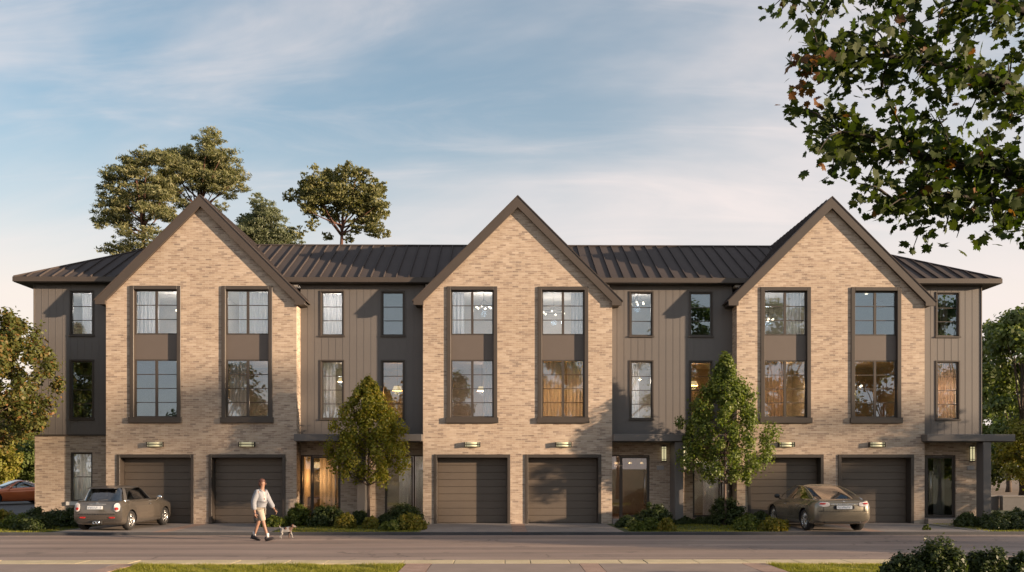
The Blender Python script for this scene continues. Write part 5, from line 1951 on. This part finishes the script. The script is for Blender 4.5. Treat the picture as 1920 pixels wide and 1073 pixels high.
# --- bronze saloon, tail towards the street
PAINT_S = mat('saloon_paint', (0.235, 0.21, 0.165), 0.26, 0.6, var=.02, coat=.6)
sd = thing('parked_car', 'bronze saloon parked tail-out in front of the last gable garages', 'car', (10.52, 30.26, 0.004), rad(4.0))
sw = [(-.82, -1.36, .345), (.82, -1.36, .345), (-.82, 1.36, .345), (.82, 1.36, .345)]
TAB = [(-2.20, .50, .60, .74, .66, .80, .62, .93, .01), (-2.15, .37, .72, .84, .66, .82, .74, .965, .015), (-2.00, .28, .80, .925, .66, .84, .80, .985, .02), (-1.36, .22, .84, .965, .64, .84, .82, 1.00, .03), (-.3, .19, .84, .945, .60, .82, .82, .98, .03),
       (.7, .19, .84, .945, .60, .80, .80, .94, .04), (1.36, .20, .84, .955, .60, .76, .76, .885, .06), (1.85, .22, .80, .91, .56, .68, .66, .78, .06), (2.10, .26, .70, .82, .52, .60, .56, .68, .03), (2.20, .36, .56, .66, .50, .56, .48, .60, .01)]
body = car_body(TAB, sw, .345, PAINT_S, sd)
SLV = [(.90, -1.98, 1.16, .80), (.985, -1.86, .98, .785), (1.06, -1.68, .82, .765), (1.14, -1.46, .66, .735), (1.22, -1.22, .50, .70), (1.30, -.96, .33, .66), (1.355, -.76, .20, .63), (1.395, -.60, .08, .60), (1.42, -.46, -.02, .55), (1.435, -.36, -.12, .48)]
cabin(sd, SLV, PAINT_S, PAINT_S, CARGL2, 3.6, (.52,), apil=.80, rearpil=.84, glass_band=(1, 7), ps=.02)
interior(sd, .46, ((-.38, .1), (.38, .1), (-.38, -.8), (.38, -.8)))
for wx, wy, wz in sw:
    wheel(sd, wx, wy, .345, .235, .255, 10)
for s in (-1, 1):
    x0, x1 = sorted((s * .47, s * .80))
    conform(sd, 'taillight', body, x0, x1, .80, .935, -3, LENSW, 1, 10, .32, .012)
    x0, x1 = sorted((s * .60, s * .78))
    conform(sd, 'brake_lens', body, x0, x1, .865, .915, -3, LENSR, 1, 8, .32, .026)
conform(sd, 'chrome_strip', body, -.46, .46, .862, .892, -3, CHROME, 1, 12, .2, .016)
conform(sd, 'plate_recess', body, -.34, .34, .695, .845, -3, BLACKP, 1, 10, .25, .006)
plate(sd, 0, -2.235, .775, .50, .11, rad(-4), seed=9)
conform(sd, 'badge', body, -.035, .035, .935, .975, -3, CHROME, 1, 6, .5, .018)
conform(sd, 'bumper_seam', body, -.80, .80, .648, .660, -3, BLACKP, 1, 16, .12, .006)
for s in (-1, 1):
    x0, x1 = sorted((s * .655, s * .668))
    conform(sd, 'boot_seam', body, x0, x1, .66, .80, -3, BLACKP, 1, 6, .12, .006)
mb = MB()
mb.box(-.60, .60, -2.10, -1.70, .27, .40)
bevel(put('underbody_valance', mb, BLACKP, sd), .03, 2)
for s in (-1, 1):
    mb = MB()
    mb.tube([(s * .80, -1.86, .985), (s * .762, -1.62, 1.06), (s * .70, -1.22, 1.22), (s * .655, -.90, 1.32), (s * .60, -.45, 1.405), (s * .60, .1, 1.405), (s * .70, .55, 1.25), (s * .785, .95, 1.0)], .012, 6)
    put('window_trim', mb, CHROME, sd, smooth=True)
mirrors(sd, .93, .72, 1.02, PAINT_S, BLACKP)
for s in (-1, 1):
    for yy in (-.72, .28):
        mb = MB()
        mb.tube([(s * .945, yy - .09, .80), (s * .958, yy, .802), (s * .945, yy + .09, .80)], .010, 6)
        put('door_handle', mb, CHROME, sd, smooth=True)

# --- orange coupe in the car park, nose towards the viewer
PAINT_C = mat('coupe_paint', (0.42, 0.105, 0.030), 0.22, 0.4, var=.02, coat=.8)
cp = thing('parked_car', 'glossy orange coupe standing in the car park at the left edge', 'car', (-26.35, 48.9, 0.005), rad(141))
cw = [(-.80, -1.36, .34), (.80, -1.36, .34), (-.80, 1.36, .34), (.80, 1.36, .34)]
TAB = [(-2.15, .42, .66, .78, .62, .74, .64, .86, .01), (-2.05, .30, .78, .90, .62, .78, .72, .93, .02), (-1.36, .2, .84, .95, .60, .78, .78, .94, .03), (-.2, .17, .84, .92, .56, .76, .78, .90, .03), (.9, .17, .84, .93, .56, .74, .76, .86, .05), (1.5, .18, .84, .94, .54, .70, .72, .80, .06), (1.95, .2, .80, .88, .5, .62, .62, .70, .04), (2.18, .26, .66, .74, .46, .54, .5, .60, .01)]
body = car_body(TAB, cw, .34, PAINT_C, cp, 50)
CL_ = [(.84, -1.75, 1.10, .77), (.90, -1.58, .95, .755), (.97, -1.36, .78, .73), (1.04, -1.14, .60, .70), (1.11, -.92, .42, .665), (1.18, -.70, .24, .63), (1.23, -.52, .10, .60), (1.265, -.38, .0, .56), (1.285, -.28, -.1, .5)]
cabin(cp, CL_, PAINT_C, PAINT_C, CARGL, 3.8, (.42,), apil=.82, rearpil=.82, glass_band=(1, 6), ps=.02)
for wx, wy, wz in cw:
    wheel(cp, wx, wy, .34, .24, .25, 5, ALLOYD)
for s in (-1, 1):
    x0, x1 = sorted((s * .50, s * .78))
    conform(cp, 'headlight', body, x0, x1, .60, .68, 3.2, LENSW, -1, 8, .3, .012)
conform(cp, 'grille', body, -.42, .42, .28, .46, 3.2, BLACKP, -1, 10, .3, .010)
mirrors(cp, .90, .55, .92, PAINT_C)

# ------------------------------------------------------------------ walking man and dog
SKIN = mat('skin', (0.27, 0.15, 0.105), 0.55, var=.08, scale=8)
SHIRT = mat('white_shirt_cloth', (0.235, 0.245, 0.275), 0.85, var=.06, scale=9, bump=.25, bscale=14)
TEE = mat('printed_tee_cloth', (0.40, 0.37, 0.37), 0.85, var=.25, scale=14)
SHORTS = mat('cream_shorts_cloth', (0.36, 0.315, 0.26), 0.85, var=.06, scale=8, bump=.2, bscale=14)
SHOE = mat('dark_shoe', (0.025, 0.02, 0.022), 0.5)
SOCK = mat('white_sock', (0.62, 0.60, 0.60), 0.9)
HAIR = mat('auburn_hair', (0.085, 0.032, 0.022), 0.6, var=.3, scale=30)
EYE = mat('eye_dark', (0.03, 0.02, 0.02), 0.2)


def skin_obj(name, verts, edges, radii, m, parent, root=0, sub=2, loc=(0, 0, 0)):
    me = bpy.data.meshes.new(name)
    me.from_pydata(verts, edges, [])
    o = link(name, me, parent, loc)
    o.modifiers.new('skin', 'SKIN').use_smooth_shade = True
    lay = me.skin_vertices[0] if me.skin_vertices else None
    if lay is None:
        bm = __import__('bmesh').new()
        bm.from_mesh(me)
        bm.verts.layers.skin.verify()
        bm.to_mesh(me)
        bm.free()
        lay = me.skin_vertices[0]
    for i, r in enumerate(radii):
        lay.data[i].radius = r if hasattr(r, '__len__') else (r, r)
        lay.data[i].use_root = (i == root)
    s = o.modifiers.new('subdivision', 'SUBSURF')
    s.levels = s.render_levels = sub
    me.materials.append(m)
    return o


man = thing('person', 'man in a white overshirt and cream shorts walking along the road', 'person', (-6.98, 26.05, -0.083))
J = dict(pel=(0, 0, .95), sp=(.015, 0, 1.12), ch=(.03, 0, 1.32), nk=(.045, 0, 1.47), hb=(.06, 0, 1.58), hd=(.075, 0, 1.67), ht=(.07, 0, 1.745),
         sR=(-.035, -.17, 1.40), eR=(-.13, -.22, 1.13), wR=(-.10, -.24, .88), hR=(-.085, -.24, .80),
         sL=(.10, .17, 1.40), eL=(.20, .21, 1.14), wL=(.33, .19, .94), hL=(.37, .18, .885),
         pR=(.02, -.09, .90), kR=(.12, -.10, .51), aR=(.235, -.105, .13), pL=(-.02, .09, .90), kL=(-.085, .10, .51), aL=(-.20, .105, .16))
names = list(J)
ED = [('pel', 'sp'), ('sp', 'ch'), ('ch', 'nk'), ('nk', 'hb'), ('hb', 'hd'), ('hd', 'ht'), ('ch', 'sR'), ('sR', 'eR'), ('eR', 'wR'), ('wR', 'hR'), ('ch', 'sL'), ('sL', 'eL'), ('eL', 'wL'), ('wL', 'hL'),
      ('pel', 'pR'), ('pR', 'kR'), ('kR', 'aR'), ('pel', 'pL'), ('pL', 'kL'), ('kL', 'aL')]
RA = dict(pel=(.125, .11), sp=(.115, .09), ch=(.125, .10), nk=.052, hb=(.066, .062), hd=(.090, .076), ht=(.068, .06), sR=.055, eR=.042, wR=.030, hR=.030, sL=.055, eL=.042, wL=.030, hL=.030,
          pR=.085, kR=.056, aR=.036, pL=.085, kL=.056, aL=.036)
skin_obj('body', [J[n] for n in names], [(names.index(a), names.index(b)) for a, b in ED], [RA[n] for n in names], SKIN, man)
# face and hair
blob(man, 'nose', (.160, 0, 1.648), (.016, .011, .018), SKIN)
for s in (-1, 1):
    blob(man, 'eye', (.148, s * .030, 1.685), (.008, .011, .007), EYE)
    blob(man, 'ear', (.065, s * .082, 1.66), (.020, .010, .030), SKIN)
mb = MB()
mb.tube([(.155, -.02, 1.620), (.160, 0, 1.621), (.155, .02, 1.620)], .005, 5)
put('mouth', mb, mat('lip', (.30, .11, .09), .5), man)
mb = MB()
mb.ell((.042, 0, 1.715), (.098, .088, .080), 20, 12)
mb.ell((.008, 0, 1.655), (.072, .084, .098), 16, 10)
put('hair', mb, HAIR, man, smooth=True)


def hand(parent, wrist, knuckle_dir, palm_n, curl, name='hand'):
    w, d, n = Vector(wrist), Vector(knuckle_dir).normalized(), Vector(palm_n).normalized()
    sdir = d.cross(n).normalized()
    mb = MB()
    mb.tube([w, w + d * .04, w + d * .085], [.026, .036, .032], 10)
    for k, ln in enumerate((.068, .078, .072, .056)):
        b = w + d * .08 + sdir * (.027 - .018 * k)
        pts, dd = [b], d.copy()
        for q in range(3):
            dd = (dd + n * curl).normalized()
            pts.append(pts[-1] + dd * ln / 3)
        mb.tube(pts, [.0095, .009, .008, .006], 7)
    b = w + d * .03 + sdir * .03
    mb.tube([b, b + (sdir * .8 + d * .6 + n * .3).normalized() * .035, b + (sdir * .5 + d * .9 + n * .7).normalized() * .065], [.012, .010, .007], 7)
    return put(name, mb, SKIN, parent, smooth=True)


hand(man, J['hR'], (.12, 0, -1), (0.4, .9, 0), .35)
hand(man, J['hL'], (.62, -.05, -.75), (-.5, -.6, -.6), .75)
# overshirt with open front, sleeves and collar
SV = dict(pel=(-.03, 0, .70), hip=(-.01, 0, .98), sp=(.01, 0, 1.12), ch=(.02, 0, 1.30), tp=(.03, 0, 1.41), sR=(-.045, -.175, 1.395), eR=(-.135, -.225, 1.13), wR=(-.105, -.242, .88), sL=(.09, .175, 1.395), eL=(.205, .215, 1.13), wL=(.335, .19, .93))
sn = list(SV)
SE = [('pel', 'hip'), ('hip', 'sp'), ('sp', 'ch'), ('ch', 'tp'), ('ch', 'sR'), ('sR', 'eR'), ('eR', 'wR'), ('ch', 'sL'), ('sL', 'eL'), ('eL', 'wL')]
SR_ = dict(pel=(.20, .185), hip=(.185, .170), sp=(.160, .140), ch=(.165, .150), tp=(.105, .10), sR=.105, eR=.082, wR=.075, sL=.105, eL=.082, wL=.075)
skin_obj('overshirt', [SV[n] for n in sn], [(sn.index(a), sn.index(b)) for a, b in SE], [SR_[n] for n in sn], SHIRT, man, 1)
mb = MB()
mb.ell((0, 0, 0), (.120, .085, .235), 18, 14)
o = put('tee', mb, TEE, man, (.058, -.040, 1.215), (0, rad(4), rad(-24)), smooth=True)
mb = MB()
mb.ell((.062, -.02, .0), (.060, .045, .055), 10, 8)
mb.ell((.060, .02, -.055), (.058, .035, .035), 10, 8)
put('tee_print', mb, mat('tee_print_ink', (.14, .06, .05), .8), o, smooth=True)
mb = MB()
mb.tube([(.105, -.065, 1.405), (.02, -.078, 1.465), (-.035, 0, 1.485), (.02, .078, 1.465), (.105, .065, 1.405)], [.016, .020, .022, .020, .016], 8)
put('collar', mb, SHIRT, man, smooth=True)
HV = [(0, 0, .93), (.02, -.095, .87), (.085, -.10, .66), (.108, -.10, .555), (-.02, .095, .87), (-.062, .10, .66), (-.078, .10, .555)]
skin_obj('shorts', HV, [(0, 1), (1, 2), (2, 3), (0, 4), (4, 5), (5, 6)], [(.15, .135), .115, .098, .096, .115, .098, .096], SHORTS, man, 0)
for (ax, ay, az), pitch in ((J['aR'], rad(-10)), (J['aL'], rad(16))):
    mb = MB()
    mb.tube([(ax, ay, az + .10), (ax, ay, az - .02)], [.043, .042], 10)
    put('sock', mb, SOCK, man, smooth=True)
    sh = MB()
    sh.ell((.06, 0, -.055), (.155, .052, .045), 16, 10)
    sh.ell((-.035, 0, -.03), (.062, .046, .062), 14, 8)
    sh.box(-.09, .20, -.046, .046, -.105, -.085)
    put('shoe', sh, SHOE, man, (ax, ay, az - .02), (0, pitch, 0), smooth=True)
t = thing('handheld_object', 'small black object held in the walking man\'s forward hand', 'handheld object', (-6.98 + .40, 26.05 + .175, -.083 + .83))
mb = MB()
mb.box(-.035, .045, -.02, .02, -.05, .045)
bevel(put('case', mb, BLACKP, t), .012, 2)
mb = MB()
mb.tube([(-.03, 0, .045), (-.02, 0, .085), (.03, 0, .085), (.04, 0, .045)], .009, 6)
put('grip', mb, BLACKP, t, smooth=True)

# dog
m, nt, p = new_mat('dog_coat')
tc = N(nt, 'ShaderNodeTexCoord')
nz = N(nt, 'ShaderNodeTexNoise', ins={'Scale': 3.2, 'Detail': 2})
nt.links.new(tc.outputs['Object'], nz.inputs[0])
nt.links.new(ramp(nt, nz.outputs[0], [(.50, (.27, .26, .255)), (.54, (.10, .06, .045))]), p.inputs['Base Color'])
p.inputs['Roughness'].default_value = .9
DOGB = mat('dog_brown_fur', (.10, .05, .035), .9, var=.2, scale=20)
dog = thing('dog', 'small white dog with brown patches trotting ahead of the man', 'dog', (-6.44, 26.85, -0.083))
dog.scale = (.86, .86, .86)
DV = dict(rump=(-.13, 0, .30), mid=(0, 0, .30), che=(.13, 0, .31), nk=(.20, 0, .385), hd=(.255, 0, .43), mz=(.325, 0, .405), nt=(.36, 0, .40),
          t1=(-.19, 0, .36), t2=(-.225, 0, .44), t3=(-.215, 0, .48),
          fR=(.14, -.055, .23), fRk=(.13, -.055, .13), fRf=(.12, -.055, .03), fRt=(.15, -.055, .018), fL=(.14, .055, .23), fLk=(.19, .055, .14), fLf=(.215, .055, .03), fLt=(.245, .055, .02),
          hR=(-.14, -.06, .22), hRk=(-.095, -.06, .16), hRh=(-.165, -.06, .10), hRf=(-.15, -.06, .02), hRt=(-.12, -.06, .016), hL=(-.14, .06, .22), hLk=(-.12, .06, .16), hLh=(-.215, .06, .105), hLf=(-.225, .06, .02), hLt=(-.195, .06, .016))
dn = list(DV)
DE = [('mid', 'rump'), ('mid', 'che'), ('che', 'nk'), ('nk', 'hd'), ('hd', 'mz'), ('mz', 'nt'), ('rump', 't1'), ('t1', 't2'), ('t2', 't3'), ('che', 'fR'), ('fR', 'fRk'), ('fRk', 'fRf'), ('fRf', 'fRt'), ('che', 'fL'), ('fL', 'fLk'), ('fLk', 'fLf'), ('fLf', 'fLt'),
      ('rump', 'hR'), ('hR', 'hRk'), ('hRk', 'hRh'), ('hRh', 'hRf'), ('hRf', 'hRt'), ('rump', 'hL'), ('hL', 'hLk'), ('hLk', 'hLh'), ('hLh', 'hLf'), ('hLf', 'hLt')]
DR = dict(rump=.075, mid=(.078, .085), che=(.085, .098), nk=.058, hd=.058, mz=.032, nt=.022, t1=.022, t2=.014, t3=.008, fR=.038, fRk=.022, fRf=.017, fRt=.016, fL=.038, fLk=.022, fLf=.017, fLt=.016,
          hR=.046, hRk=.034, hRh=.019, hRf=.016, hRt=.015, hL=.046, hLk=.034, hLh=.019, hLf=.016, hLt=.015)
skin_obj('body', [DV[n] for n in dn], [(dn.index(a), dn.index(b)) for a, b in DE], [DR[n] for n in dn], MATS['dog_coat'], dog, dn.index('mid'))
for s in (-1, 1):
    mb = MB()
    mb.tube([(.235, s * .04, .475), (.235, s * .062, .455), (.245, s * .066, .405)], [.020, .026, .010], 8)
    put('ear', mb, DOGB, dog, smooth=True)
    blob(dog, 'eye', (.298, s * .033, .447), (.007, .006, .007), EYE)
blob(dog, 'nose', (.378, 0, .408), (.012, .014, .011), BLACKP)
mb = MB()
mb.ell((.01, -.005, .338), (.085, .082, .060), 14, 8)
mb.ell((.225, 0, .445), (.052, .060, .045), 12, 8)
put('saddle_patch', mb, DOGB, dog, smooth=True)
